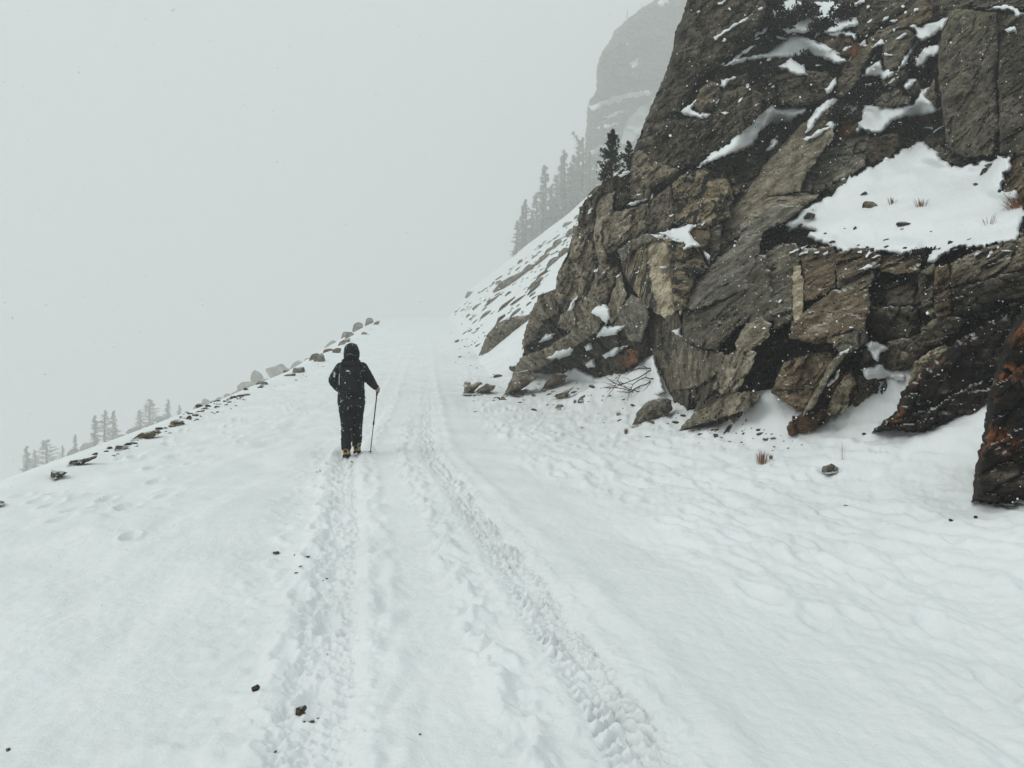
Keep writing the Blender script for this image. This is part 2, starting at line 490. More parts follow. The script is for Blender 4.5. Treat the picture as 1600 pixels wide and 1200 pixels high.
def inside(P, poly):
    x, y = P[:, 0], P[:, 1]
    r = np.zeros(len(P), bool)
    n = len(poly)
    for i in range(n):
        x1, y1 = poly[i]; x2, y2 = poly[(i + 1) % n]
        c = ((y1 > y) != (y2 > y)) & (x < (x2 - x1) * (y - y1) / (y2 - y1 + 1e-12) + x1)
        r ^= c
    return r

def resample(poly, sp, rag, seed):
    poly = np.asarray(poly, float)
    pts = []
    n = len(poly)
    for i in range(n):
        a, b = poly[i], poly[(i + 1) % n]
        L = np.linalg.norm(b - a); k = max(1, int(round(L / sp)))
        for j in range(k): pts.append(a + (b - a) * j / k)
    pts = np.array(pts)
    if rag:
        off = np.stack([pn2(pts[:, 0] / 9 + seed, pts[:, 1] / 9, 3) + .6 * pn2(pts[:, 0] / 3.7 + seed, pts[:, 1] / 3.7, 5),
                        pn2(pts[:, 0] / 9 + seed, pts[:, 1] / 9, 7) + .6 * pn2(pts[:, 0] / 3.7 + seed, pts[:, 1] / 3.7, 9)], 1)
        pts = pts + rag * off
    return pts

def triangulate(poly, sp, rag, seed):
    out = resample(poly, sp * 1.15, rag, seed)
    lo, hi = out.min(0), out.max(0)
    gx = np.arange(lo[0], hi[0], sp); gy = np.arange(lo[1], hi[1], sp * .87)
    GX, GY = np.meshgrid(gx, gy)
    GX = GX + (np.arange(len(gy)) % 2)[:, None] * sp * .5
    G = np.stack([GX.ravel(), GY.ravel()], 1)
    rg = np.random.default_rng(seed + 5)
    G = G + rg.uniform(-.22, .22, G.shape) * sp
    G = G[inside(G, out)]
    t = seg_dist(G, out, np.roll(out, -1, 0))
    G = G[t > sp * .55]
    P = np.concatenate([out, G])
    n = len(out)
    edges = [(i, (i + 1) % n) for i in range(n)]
    v, e, f, ov, oe, of = delaunay_2d_cdt([Vector(p) for p in P], edges, [], 0, 1e-5)
    V = np.array([tuple(a) for a in v]); T = np.array([x for x in f if len(x) == 3], np.int32)
    cen = V[T].mean(1)
    T = T[inside(cen, out)]
    # boundary = edges used once
    E = np.concatenate([T[:, [0, 1]], T[:, [1, 2]], T[:, [2, 0]]])
    a = V[T[:, 1]] - V[T[:, 0]]; b = V[T[:, 2]] - V[T[:, 0]]
    flip = (a[:, 0] * b[:, 1] - a[:, 1] * b[:, 0]) > 0           # picture y runs down: face the camera
    T[flip] = T[flip][:, [0, 2, 1]]
    E = np.concatenate([T[:, [0, 1]], T[:, [1, 2]], T[:, [2, 0]]])
    key = {}
    for x, y in E: key[(int(x), int(y))] = 1
    B = np.array([k for k in key if (k[1], k[0]) not in key], np.int32)
    t = seg_dist(V, out, np.roll(out, -1, 0))
    return V, T, B, t

def relief(name, poly, depth_fn, mat, parent=None, sp=3.5, rag=1.5, seed=0, skirt=1.5, smooth=True):
    V, T, B, t = triangulate(poly, sp, rag, seed)
    d = depth_fn(V[:, 0], V[:, 1], t)
    P = unproj(V[:, 0], V[:, 1], d)
    n = len(P)
    if skirt:
        # side walls running back into the hill, drawn in a little so that they read as a flank
        c = V.mean(0)
        bi = np.unique(B)
        mp = -np.ones(n, np.int32); mp[bi] = n + np.arange(len(bi))
        Vb = V[bi]
        Q = unproj(Vb[:, 0], Vb[:, 1], d[bi]); cQ = P.mean(0)
        back = Q / np.linalg.norm(Q, axis=1)[:, None] * skirt
        side = (cQ - Q); side = side / (np.linalg.norm(side, axis=1)[:, None] + 1e-6) * skirt * .08
        P = np.concatenate([P, Q + back + side])
        W1 = np.stack([B[:, 1], B[:, 0], mp[B[:, 0]]], 1); W2 = np.stack([B[:, 1], mp[B[:, 0]], mp[B[:, 1]]], 1)
        T = np.concatenate([T, W1, W2])
    me = np_mesh(name, P, T, mat, smooth)
    me.set_sharp_from_angle(angle=math.radians(48))
    o = link(name, me, parent)
    o['_n'] = n
    return o

def collect(objs):
    Vs, Ts, off = [], [], 0
    for o in objs:
        me = o.data
        v = np.empty(len(me.vertices) * 3, np.float32); me.vertices.foreach_get('co', v)
        l = np.empty(len(me.loops), np.int32); me.loops.foreach_get('vertex_index', l)
        Vs.append(v.reshape(-1, 3)); Ts.append(l.reshape(-1, 3) + off); off += len(me.vertices)
    return np.concatenate(Vs), np.concatenate(Ts)

# depth of the cliff: thin plate spline through control points (pixel, metres)
def gd(px, py, add=0.0): return ground_hit(px, py) + add
CP = [(1530, 782, gd(1530, 782, 3.0)), (1450, 700, gd(1450, 700, 3.2)), (1380, 668, gd(1380, 668, 1.8)), (1500, 610, 12.2), (1240, 682, gd(1240, 682, 1.1)), (1150, 665, gd(1150, 665, 1.3)),
      (1060, 680, gd(1060, 680, 1.7)), (1040, 612, gd(1040, 612, .9)), (940, 590, gd(940, 590)), (860, 585, gd(860, 585)), (790, 590, gd(790, 590, 1)),
      (750, 556, 29),
      (760, 500, 29), (830, 470, 26), (900, 340, 23.5), (980, 250, 22.5), (1030, 120, 22.5), (1080, -10, 23.2), (1090, -140, 27),
      (880, 500, 23.5), (950, 420, 22.2), (1000, 470, 20.0), (1050, 400, 19.8), (1040, 300, 21.6), (1120, 220, 21.6), (1150, 100, 22.2), (1200, 0, 23.6),
      (1070, 540, 16.2), (1150, 470, 15.5), (1100, 600, 14.5), (1200, 400, 17), (1160, 300, 20.6), (1250, 280, 20), (1240, 170, 21.8),
      (1300, 550, 12.2), (1300, 420, 14.2), (1400, 480, 11.6), (1470, 430, 11.4), (1400, 600, 12.6), (1560, 410, 10.4),
      (1330, 390, 14.8), (1400, 300, 17.0), (1430, 230, 19.5), (1560, 300, 15), (1520, 250, 17.2), (1520, 130, 17.6), (1520, 20, 18.6), (1350, 210, 19.8),
      (1350, 120, 20.8), (1400, 40, 21.6), (1300, 60, 22.4), (1450, -140, 30), (1700, 600, 10), (1700, 350, 10), (1700, 0, 17), (1600, 500, 11), (1750, 800, 8.5), (1700, -150, 24)]
_cp = np.array(CP)
def _tps_fit(pts, vals, lam=0.02):
    s = pts / 400.0
    r = np.linalg.norm(s[:, None] - s[None], axis=2)
    K = r * r * np.log(r + 1e-9) + lam * np.eye(len(s))
    Pm = np.concatenate([np.ones((len(s), 1)), s], 1)
    A = np.block([[K, Pm], [Pm.T, np.zeros((3, 3))]])
    return s, np.linalg.solve(A, np.concatenate([vals, np.zeros(3)]))
_ts, _tw = _tps_fit(_cp[:, :2], np.log(_cp[:, 2]))
def dcliff(px, py):
    q = np.stack([np.asarray(px, float), np.asarray(py, float)], 1) / 400.0
    out = np.zeros(len(q))
    for i in range(0, len(q), 20000):
        b = q[i:i + 20000]
        r = np.linalg.norm(b[:, None] - _ts[None], axis=2)
        out[i:i + 20000] = (r * r * np.log(r + 1e-9)) @ _tw[:-3] + _tw[-3] + b @ _tw[-2:]
    return np.exp(out)

def _rot(P, ang):
    ca, sa = math.cos(ang), math.sin(ang)
    return np.stack([P[:, 0] * ca + P[:, 2] * sa, P[:, 1], -P[:, 0] * sa + P[:, 2] * ca], 1)

def rock_disp(P, amp=1.0, dip=0.85, big=.45, mid=.22, small=.085, seed=0.0):
    """outward relief in metres: fractured blocks along the dip, finer ledges, roughness"""
    Q = _rot(P, dip) + seed
    Q = Q + .35 * np.stack([fbm3(P * .7 + 3, 3), fbm3(P * .7 + 31, 3), fbm3(P * .7 + 57, 3)], 1)
    o = 0
    f1, e, r, v = cells3(Q * np.array([.28, .5, .62]))
    o = o + big * ((r[:, 0] - .5) * 1.1 + (v[:, 0] * (r[:, 1] - .5) + v[:, 2] * (r[:, 2] - .5)) * 1.5) - big * .30 * np.exp(-(e / .06) ** 2)
    f1, e, r, v = cells3(Q * np.array([.8, 1.3, 1.9]) + 9.1)
    o = o + mid * ((r[:, 0] - .5) + (v[:, 0] * (r[:, 1] - .5) + v[:, 2] * (r[:, 2] - .5)) * 1.8) - mid * .5 * np.exp(-(e / .05) ** 2)
    f1, e, r, v = cells3(Q * np.array([2.2, 3.0, 5.2]) + 4.7)
    o = o + small * ((r[:, 0] - .5) * 1.5 + (v[:, 0] * (r[:, 1] - .5) + v[:, 2] * (r[:, 2] - .5)) * 2.0) - small * .6 * np.exp(-(e / .07) ** 2)
    f1, e, r, v = cells3(Q * np.array([4.6, 6.5, 12.0]) + 2.9)
    o = o + small * .55 * ((r[:, 0] - .5) * 1.5 + (v[:, 0] * (r[:, 1] - .5) + v[:, 2] * (r[:, 2] - .5)) * 2.0)
    o = o + small * 1.3 * fbm3(P * 2.6, 5, .62)
    return o * amp

def cliff_depth(px, py, t):
    d = dcliff(px, py)
    P = unproj(px, py, d)
    return d - rock_disp(P, 1.15) + .35

CLIFF_POLY = [(806, 610), (812, 570), (826, 520), (838, 486), (840, 462), (868, 452), (872, 425), (885, 400), (893, 372), (903, 352), (906, 328),
              (925, 298), (942, 286), (983, 266), (986, 245), (998, 215), (1008, 190), (1018, 165), (1030, 138), (1041, 112), (1050, 84), (1055, 50),
              (1067, 24), (1078, 0), (1086, -60), (1100, -150), (1350, -150), (1600, -150), (1750, -120), (1760, 300), (1760, 800), (1640, 860), (1540, 830),
              (1440, 740), (1360, 715), (1240, 720), (1100, 705), (1000, 680), (900, 640), (800, 640)]
cliff = relief('cliff', CLIFF_POLY, cliff_depth, M['dark'], None, sp=3.0, rag=1.6, seed=1, skirt=5.0)
tag(cliff, 'dark fractured rock cliff rising along the right of the road', None, None, 'structure')

BLOCK_OBJS = [cliff]
_bs = [100]
def block(poly, mat, prot=.35, tx=0.0, ty=0.0, bev=7.0, name='rock_block', rough=1.0, dip=.85, parent=cliff, sp=2.35, label=None, skirt=1.2, streaks=0.0, dfix=None, foot=False):
    """a rock face of the cliff: plane fitted to the cliff behind, stood out by prot metres, tilted by tx, ty (metres per 100 px)"""
    _bs[0] += 1
    seed = _bs[0]
    pp = np.asarray(poly, float)
    d0 = dcliff(pp[:, 0], pp[:, 1]) if dfix is None else np.full(len(pp), float(dfix))
    A = np.stack([np.ones(len(pp)), pp[:, 0] / 100, pp[:, 1] / 100], 1)
    co = np.linalg.lstsq(A, 1 / d0, rcond=None)[0]
    c = pp.mean(0)
    if foot:
        k = int(np.argmax(pp[:, 1]))
        prot = 1 / (co @ np.array([1, pp[k, 0] / 100, pp[k, 1] / 100])) - ty * (pp[k, 1] - c[1]) / 100 - tx * (pp[k, 0] - c[0]) / 100 - ground_hit(*pp[k]) + .12
    def fn(px, py, t):
        d = 1 / np.maximum(1e-3, co[0] + co[1] * px / 100 + co[2] * py / 100)
        d = np.clip(d, d0.min() - .5, d0.max() + .5)
        m = d.mean()
        d = d - prot - tx * (px - c[0]) / 100 - ty * (py - c[1]) / 100
        P = unproj(px, py, d)
        wpx = m / F
        b = bev * (1 + .6 * pn2(px / 14 + seed, py / 14, 3))
        edge = np.clip(1 - t / b, 0, 1)
        o = rock_disp(P * 1.0, rough * (.60 + .024 * m), dip, .18, .16, .085, seed * 1.37)
        if streaks:
            Q = _rot(P, 0.1)
            o = o + streaks * .10 * pn3(np.stack([Q[:, 0] * 3.2, Q[:, 1] * 1.5, Q[:, 2] * .35], 1) + seed)
        return d + edge ** 2 * bev * 1.5 * wpx - o
    o = relief(name, poly, fn, M[mat], parent, sp=sp, rag=2.2, seed=seed, skirt=skirt)
    if label: o['label'] = label
    BLOCK_OBJS.append(o)
    return o

# upper left dome and its ribs
block([(1080, -30), (1068, 24), (1056, 50), (1051, 85), (1041, 113), (1029, 140), (1018, 166), (1008, 190), (1032, 192), (1060, 176), (1076, 150), (1092, 126), (1130, 96), (1165, 66), (1190, 42), (1205, -30)], 'dark', .5, tx=1.2, rough=.8, bev=10, name='rock_face')
block([(1084, 162), (1095, 138), (1108, 127), (1122, 130), (1129, 146), (1116, 173), (1090, 177)], 'rock', .8, tx=.6)
block([(1008, 190), (1000, 215), (990, 240), (986, 262), (992, 292), (1020, 290), (1050, 268), (1085, 258), (1110, 240), (1150, 214), (1182, 190), (1194, 150), (1170, 132), (1132, 142), (1113, 178), (1072, 186), (1040, 190)], 'dark', .7, tx=1.0, bev=9, name='rock_face')
block([(1130, 140), (1150, 120), (1185, 110), (1210, 120), (1212, 160), (1190, 178), (1150, 200), (1125, 190)], 'dark', .9, tx=.4)
block([(1211, 118), (1240, 111), (1290, 111), (1306, 130), (1290, 160), (1250, 166), (1214, 160)], 'green', .8, tx=-.4)
block([(1118, 365), (1150, 312), (1180, 276), (1214, 236), (1250, 196), (1300, 164), (1302, 214), (1276, 250), (1256, 275), (1250, 300), (1200, 306), (1176, 330), (1156, 376), (1126, 392)], 'slab', .55, tx=1.5, rough=.35, bev=5, name='rock_slab')
block([(1254, 276), (1290, 236), (1310, 220), (1332, 214), (1356, 210), (1356, 236), (1350, 260), (1326, 276), (1300, 290), (1276, 302), (1248, 302)], 'grey', .65, tx=.4, rough=1.0)
block([(1354, 216), (1380, 212), (1402, 208), (1406, 225), (1390, 246), (1360, 256), (1350, 242)], 'brown', .7)
block([(1300, 215), (1330, 200), (1340, 190), (1352, 205), (1330, 218), (1308, 226)], 'brown', .5)
block([(1390, 40), (1402, 42), (1386, 61), (1366, 76), (1346, 110), (1340, 130), (1319, 151), (1304, 151), (1312, 120), (1322, 95), (1346, 70), (1370, 50)], 'rock', .8, tx=.6, bev=5, name='rock_slab')
block([(1279, 58), (1300, 54), (1331, 60), (1335, 73), (1325, 86), (1300, 83), (1284, 73)], 'brown', .8)
block([(1390, 36), (1420, 14), (1440, -6), (1453, -6), (1457, 31), (1430, 39), (1402, 46)], 'brown', .8)
block([(1300, -20), (1350, -20), (1392, 0), (1400, 18), (1385, 34), (1350, 56), (1330, 52), (1310, 30)], 'dark', .6)
block([(1340, -20), (1440, -20), (1420, 12), (1392, 34), (1370, 40), (1352, 20)], 'green', .5)
block([(1200, -40), (1330, -40), (1330, 44), (1280, 52), (1225, 52), (1196, 30)], 'dark', .3)
block([(1460, -20), (1640, -20), (1640, 22), (1600, 14), (1540, 12), (1496, 16), (1470, 20)], 'dark', 1.2, bev=8)
block([(1379, 58), (1400, 49), (1420, 45), (1431, 58), (1419, 76), (1401, 108), (1383, 109), (1379, 85)], 'green', 1.0, bev=3, rough=.5, tx=-.5)
block([(1377, 126), (1404, 111), (1415, 108), (1419, 118), (1396, 136), (1380, 135)], 'green', .8, bev=4)
block([(1366, 156), (1385, 145), (1405, 134), (1411, 148), (1425, 150), (1420, 162), (1386, 168), (1369, 165)], 'grey', .9, bev=4)
block([(1414, 141), (1424, 128), (1436, 125), (1438, 136), (1431, 146), (1420, 148)], 'dark', 1.0, bev=4)
block([(1443, 151), (1459, 124), (1466, 150), (1462, 168), (1450, 162)], 'rock', 1.0, bev=3)
block([(1480, 20), (1495, 14), (1530, 17), (1556, 20), (1560, 60), (1556, 130), (1562, 200), (1552, 241), (1510, 246), (1480, 232), (1473, 180), (1466, 120), (1465, 80), (1472, 50)], 'green', 1.3, tx=-.4, bev=7, rough=.7, name='rock_pillar', streaks=.6, label='tall olive grey rock pillar above the snowy ledge')
block([(1556, 18), (1640, 24), (1640, 250), (1600, 245), (1562, 238), (1560, 130)], 'dark', .9, tx=-.8, rough=.8, name='rock_face')
block([(1440, 250), (1466, 225), (1480, 236), (1515, 247), (1508, 258), (1470, 254)], 'dark', .9)
block([(1562, 300), (1570, 270), (1582, 240), (1620, 238), (1640, 300), (1600, 312), (1580, 304)], 'brown', 1.0, bev=5)
# left buttress and its columns
block([(932, 318), (945, 304), (960, 298), (957, 335), (943, 350), (941, 380), (949, 400), (961, 411), (950, 427), (935, 410), (927, 370)], 'slab', .5, rough=.6, bev=4, name='rock_column')
block([(942, 346), (956, 332), (985, 325), (1012, 318), (1017, 345), (1009, 371), (985, 376), (965, 391), (950, 396), (942, 380)], 'rock', .7, bev=7)
block([(983, 266), (986, 310), (1012, 316), (1018, 292), (1046, 280), (1062, 265), (1020, 250), (1000, 234), (990, 242)], 'rock', .6, bev=6, streaks=.5)
block([(940, 286), (960, 276), (984, 266), (986, 312), (962, 330), (955, 300), (942, 304)], 'dark', .4, bev=5)
block([(905, 326), (925, 296), (943, 286), (941, 305), (930, 326), (928, 362), (915, 372), (903, 362)], 'dark', .5, bev=5)
block([(896, 352), (928, 360), (931, 410), (926, 442), (905, 432), (890, 402)], 'rock', .4)
block([(872, 425), (890, 402), (906, 430), (926, 444), (915, 470), (884, 488), (866, 470)], 'rock', .4)
block([(1050, 285), (1075, 268), (1100, 264), (1132, 270), (1147, 300), (1141, 340), (1116, 352), (1080, 352), (1055, 346), (1048, 320)], 'streaky', .7, bev=6, rough=.6, name='rock_face', streaks=.8)
block([(1015, 315), (1048, 290), (1056, 346), (1040, 362), (1012, 368), (1012, 345)], 'rock', .6, bev=5, streaks=.6)
block([(1090, 262), (1150, 244), (1185, 252), (1190, 276), (1165, 302), (1148, 305), (1134, 272), (1112, 262)], 'dark', .55, bev=8)
# the leaning block in three facets, its foot and its neighbours
block([(966, 390), (985, 378), (1010, 371), (1010, 400), (1017, 440), (1027, 490), (1005, 472), (988, 451), (974, 426)], 'streaky', 1.5, tx=2.6, bev=5, rough=.6, streaks=1.0, name='rock_face')
block([(1006, 370), (1038, 367), (1046, 390), (1049, 430), (1057, 487), (1040, 497), (1025, 489), (1015, 440), (1007, 400)], 'pale', 1.75, tx=-.3, bev=3, rough=.35, streaks=.5, name='rock_face', label='pale strip of bare rock down the leaning block')
block([(1037, 367), (1066, 376), (1089, 382), (1101, 405), (1107, 419), (1089, 431), (1081, 450), (1071, 480), (1055, 489), (1048, 430), (1044, 390)], 'streaky', 1.6, tx=-2.0, bev=4, rough=.6, streaks=1.2, name='rock_face')
block([(966, 392), (985, 375), (1012, 365), (1040, 366), (1030, 374), (1008, 380), (990, 392), (982, 404), (972, 408)], 'grey', 1.9, ty=-1.5, bev=3, rough=.4)
block([(1074, 361), (1090, 350), (1106, 347), (1110, 365), (1106, 386), (1096, 393), (1084, 376)], 'brown', 1.0, bev=5)
block([(1112, 352), (1128, 348), (1124, 392), (1112, 412), (1106, 396), (1108, 372)], 'dark', .3)
block([(946, 492), (958, 452), (970, 424), (980, 462), (966, 494), (955, 505)], 'slab', 1.0, bev=3, rough=.3, name='rock_slab')
block([(956, 512), (970, 481), (986, 460), (1011, 472), (1014, 496), (1002, 534), (985, 534), (974, 516)], 'grey', .9, tx=-1.0, bev=4, rough=.4, name='rock_slab')
block([(924, 446), (936, 412), (952, 424), (966, 414), (970, 428), (956, 456), (944, 494), (930, 480), (916, 470)], 'rock', .6)
# big diagonal slab and the bulging face below it
block([(1080, 452), (1095, 430), (1110, 415), (1126, 400), (1141, 390), (1156, 372), (1158, 346), (1176, 330), (1220, 319), (1258, 322), (1236, 340), (1215, 351), (1195, 360), (1186, 382), (1178, 412), (1166, 452), (1140, 462), (1120, 472), (1085, 484), (1070, 482)], 'grey', 1.0, tx=.8, ty=.6, bev=6, rough=.55, name='rock_slab', label='grey slab slanting up from the leaning block')
block([(1165, 335), (1200, 308), (1250, 302), (1280, 304), (1262, 320), (1236, 330), (1200, 334), (1172, 345)], 'slab', .8, ty=.5, rough=.7, dip=.15)
block([(1066, 497), (1076, 475), (1096, 455), (1130, 441), (1165, 430), (1180, 400), (1197, 398), (1202, 420), (1207, 450), (1207, 500), (1195, 522), (1170, 502), (1150, 512), (1120, 548), (1090, 542), (1068, 532)], 'green', 1.0, tx=.3, bev=9, rough=.65, name='rock_face')
block([(1085, 452), (1120, 442), (1150, 400), (1160, 372), (1180, 366), (1190, 362), (1186, 396), (1170, 428), (1130, 446), (1098, 458)], 'grey', 1.15, tx=.6, bev=5, rough=.6, name='rock_slab')
block([(1006, 520), (1030, 494), (1062, 490), (1069, 532), (1090, 546), (1132, 552), (1127, 572), (1112, 592), (1085, 606), (1044, 612), (1034, 586), (1018, 551)], 'rock', 1.1, foot=True, tx=1.2, bev=5, rough=.55, name='rock_face', streaks=.5)
block([(1008, 520), (1018, 515), (1030, 545), (1044, 580), (1056, 612), (1043, 612), (1033, 586), (1017, 551)], 'pale', 1.25, foot=True, tx=1.8, bev=3, rough=.3, label='pale broken edge of the overhanging block')
block([(1148, 538), (1165, 506), (1190, 497), (1205, 505), (1202, 522), (1190, 537), (1170, 548), (1154, 551)], 'slab', 1.3, rough=.5, bev=5)
block([(1196, 396), (1215, 383), (1244, 379), (1250, 400), (1248, 416), (1240, 418), (1240, 500), (1210, 516), (1200, 480)], 'green', 1.0, bev=5, rough=.7, name='rock_face')
block([(1239, 416), (1250, 414), (1255, 440), (1254, 494), (1246, 504), (1238, 498)], 'pale', 1.15, bev=2, rough=.25, name='rock_strip', label='narrow pale strip of rock in the brown face')
block([(1248, 386), (1264, 388), (1300, 384), (1307, 400), (1305, 450), (1286, 461), (1262, 470), (1254, 472), (1255, 430)], 'brown', 1.0, bev=6, rough=.7, name='rock_face')
block([(1305, 396), (1330, 387), (1372, 388), (1377, 405), (1362, 420), (1330, 433), (1307, 437)], 'brown', 1.2, bev=6)
block([(1307, 437), (1330, 432), (1366, 420), (1362, 446), (1350, 452), (1320, 452), (1308, 452)], 'slab', .8, bev=4)
block([(1238, 502), (1265, 480), (1300, 455), (1330, 449), (1357, 449), (1360, 480), (1351, 511), (1335, 521), (1305, 536), (1270, 537), (1234, 527)], 'brown', 1.2, ty=.8, bev=7, rough=.6, name='rock_slab')
block([(1378, 446), (1410, 438), (1432, 450), (1427, 476), (1386, 478)], 'dark', .1, bev=5, rough=.5)
block([(1362, 478), (1386, 480), (1430, 478), (1446, 510), (1420, 528), (1385, 530), (1360, 518)], 'dark', .4, bev=6)
block([(1372, 400), (1400, 396), (1440, 402), (1436, 426), (1404, 428), (1374, 424)], 'brown', .7, bev=5)
block([(1435, 426), (1460, 412), (1463, 420), (1459, 450), (1461, 502), (1440, 480), (1435, 450)], 'green', 1.0, bev=4)
block([(1461, 418), (1481, 412), (1486, 440), (1486, 490), (1462, 497), (1459, 455)], 'brown', 1.1, bev=4)
block([(1485, 410), (1530, 390), (1562, 380), (1610, 366), (1610, 420), (1560, 430), (1520, 444), (1486, 452)], 'rock', 1.0, ty=-.6, bev=6, dip=.4)
block([(1486, 452), (1520, 444), (1562, 430), (1610, 424), (1610, 462), (1560, 470), (1524, 486), (1488, 494)], 'dark', 1.0, bev=6, dip=.4)
block([(1440, 512), (1462, 496), (1490, 494), (1512, 500), (1490, 524), (1462, 540), (1440, 540)], 'rock', 1.1, bev=6)
block([(1388, 532), (1420, 528), (1442, 520), (1452, 548), (1430, 562), (1418, 590), (1390, 582), (1376, 556)], 'rock', .9, bev=6)
block([(1418, 602), (1429, 566), (1450, 550), (1476, 539), (1489, 545), (1472, 566), (1446, 592), (1426, 606)], 'pale', 1.5, bev=4, rough=.4, label='pale grey slab beside the rust stained boulder')
block([(1300, 540), (1330, 518), (1352, 512), (1356, 532), (1340, 545), (1318, 556)], 'grey', 1.5, bev=4)
# broken rock at the foot
block([(1124, 576), (1134, 555), (1160, 544), (1182, 550), (1176, 571), (1161, 596), (1151, 612), (1130, 617), (1114, 606)], 'slab', 1.3, bev=4, rough=.7)
block([(1151, 610), (1165, 580), (1185, 546), (1200, 530), (1230, 520), (1242, 525), (1226, 560), (1211, 590), (1206, 607), (1180, 612)], 'slab', 1.2, foot=True, bev=4, rough=.7)
block([(1209, 602), (1225, 565), (1260, 554), (1300, 549), (1311, 565), (1281, 590), (1276, 610), (1266, 642), (1245, 642), (1225, 627), (1204, 613)], 'brown', 1.1, bev=5)
block([(1060, 672), (1085, 644), (1110, 634), (1140, 614), (1186, 611), (1186, 622), (1166, 641), (1130, 652), (1100, 662)], 'slab', 1.4, foot=True, ty=.8, bev=4, rough=.7)
block([(1120, 646), (1150, 630), (1171, 624), (1169, 646), (1145, 656), (1122, 664)], 'brown', 1.6, foot=True, bev=4)
block([(1085, 606), (1112, 592), (1128, 600), (1130, 618), (1110, 632), (1088, 636)], 'rock', 1.2, foot=True, bev=5)
block([(1228, 670), (1240, 650), (1265, 644), (1290, 639), (1301, 650), (1291, 661), (1260, 676), (1234, 682)], 'orange', 1.3, foot=True, bev=5, label='orange stained rock at the foot of the cliff')
block([(1255, 646), (1276, 600), (1290, 576), (1320, 560), (1351, 545), (1356, 560), (1351, 590), (1331, 630), (1320, 646), (1295, 656), (1268, 642)], 'rust', 1.3, foot=True, bev=5)
block([(1290, 645), (1302, 612), (1318, 590), (1330, 580), (1340, 600), (1330, 612), (1322, 640), (1306, 652)], 'pale', 1.45, foot=True, bev=3, rough=1.2, streaks=.8)
block([(1350, 546), (1380, 560), (1387, 600), (1381, 622), (1355, 627), (1330, 642), (1340, 596)], 'dark', 1.2, bev=6)
block([(1282, 596), (1296, 568), (1330, 536), (1346, 528), (1320, 556), (1300, 584), (1268, 640), (1254, 648)], 'slab', 1.55, bev=2, rough=.3, name='rock_rib')
# low slabs on the left
block([(798, 592), (812, 560), (850, 545), (890, 520), (906, 500), (941, 489), (936, 516), (900, 541), (870, 561), (840, 577)], 'slab', .9, foot=True, ty=.8, bev=4, rough=.7, name='rock_slab')
block([(836, 472), (860, 455), (882, 460), (871, 490), (850, 501), (836, 531), (814, 547), (820, 515)], 'rock', .7, bev=5)
block([(878, 491), (905, 470), (926, 464), (948, 455), (950, 482), (920, 501), (890, 517), (868, 511)], 'slab', .8, bev=4)
block([(853, 572), (870, 555), (890, 552), (930, 539), (950, 529), (990, 529), (1002, 550), (1000, 566), (970, 581), (940, 589), (915, 577), (890, 575), (860, 582)], 'brown', 1.2, foot=True, ty=.6, bev=6)
block([(960, 560), (985, 545), (1000, 548), (996, 566), (970, 580)], 'orange', 1.35, bev=4)

# ------------------------------------------------------------------ boulders and stones that stand on their own
def boulder(poly, mat, label, cat='boulder', name='boulder', lean=.5, bulge=None, dbase=None, group=None, rough=1.0, bev=9, sp=2.6, off=0.0):
    _bs[0] += 1
    seed = _bs[0]
    pp = np.asarray(poly, float)
    k = int(np.argmax(pp[:, 1])); yb = pp[k, 1]
    d0 = (ground_hit(pp[k, 0], yb - 1) if dbase is None else dbase) + off
    w = pp[:, 0].max() - pp[:, 0].min(); h = yb - pp[:, 1].min()
    size = min(w, h) * d0 / F
    bl = (.35 * size) if bulge is None else bulge
    def fn(px, py, t):
        d = d0 + lean * (yb - py) / F * d0 + .15 * size
        P = unproj(px, py, d)
        b = min(bev * 2.2, .33 * min(w, h))
        e = np.clip(1 - t / b, 0, 1)
        o = rock_disp(P, rough * min(1.0, .35 + size * .4), .6, .20, .15, .07, seed * 1.9)
        d = d - bl * (1 - e ** 2) - o
        wg = np.exp(-(t / 3.5) ** 2) * sstep(-.1, .5, (py - c0[1]) / (h + 1e-6))
        for i in np.where(wg > .08)[0]:
            g = ground_hit(px[i], min(py[i], yb)) - .10
            d[i] += (max(min(g, d0 * 1.5), d0 * .8) - d[i]) * wg[i]
        return d
    c0 = pp.mean(0)
    o = relief(name, poly, fn, M[mat], None, sp=sp, rag=3.2 if max(w, h) > 100 else 1.3, seed=seed, skirt=max(.25, size * .7))
    tag(o, label, cat, group)
    return o

boulder([(1362, 676), (1400, 642), (1410, 610), (1430, 590), (1455, 570), (1480, 545), (1530, 510), (1572, 488), (1640, 470), (1640, 560), (1600, 640), (1560, 655), (1540, 650), (1500, 654), (1470, 664), (1440, 676), (1400, 672)], 'rust', 'large black boulder stained with rust, sloping up behind the snow drift at the right', lean=.45, bulge=.3, dbase=gd(1500, 656), bev=6, rough=1.5)
boulder([(1640, 440), (1600, 478), (1572, 530), (1556, 580), (1546, 612), (1539, 650), (1535, 690), (1526, 716), (1521, 750), (1518, 786), (1560, 790), (1640, 784)], 'rust', 'tall black boulder with orange streaks, cut off by the right edge of the photo', lean=.35, bulge=.45, bev=6, rough=1.5)
boulder([(748, 556), (760, 525), (775, 505), (800, 495), (827, 491), (827, 506), (810, 521), (790, 546), (770, 558)], 'rock', 'grey brown boulder with pale seams where the low cliff meets the road', lean=.8, dbase=gd(756, 556))
boulder([(784, 623), (795, 600), (805, 582), (826, 577), (839, 592), (815, 609)], 'rock', 'brown pointed boulder in the snow below the low slabs', lean=.9)
boulder([(841, 614), (855, 595), (870, 583), (887, 586), (881, 598), (862, 606)], 'brown', 'brown wedge shaped boulder just right of the pointed boulder', lean=.9)
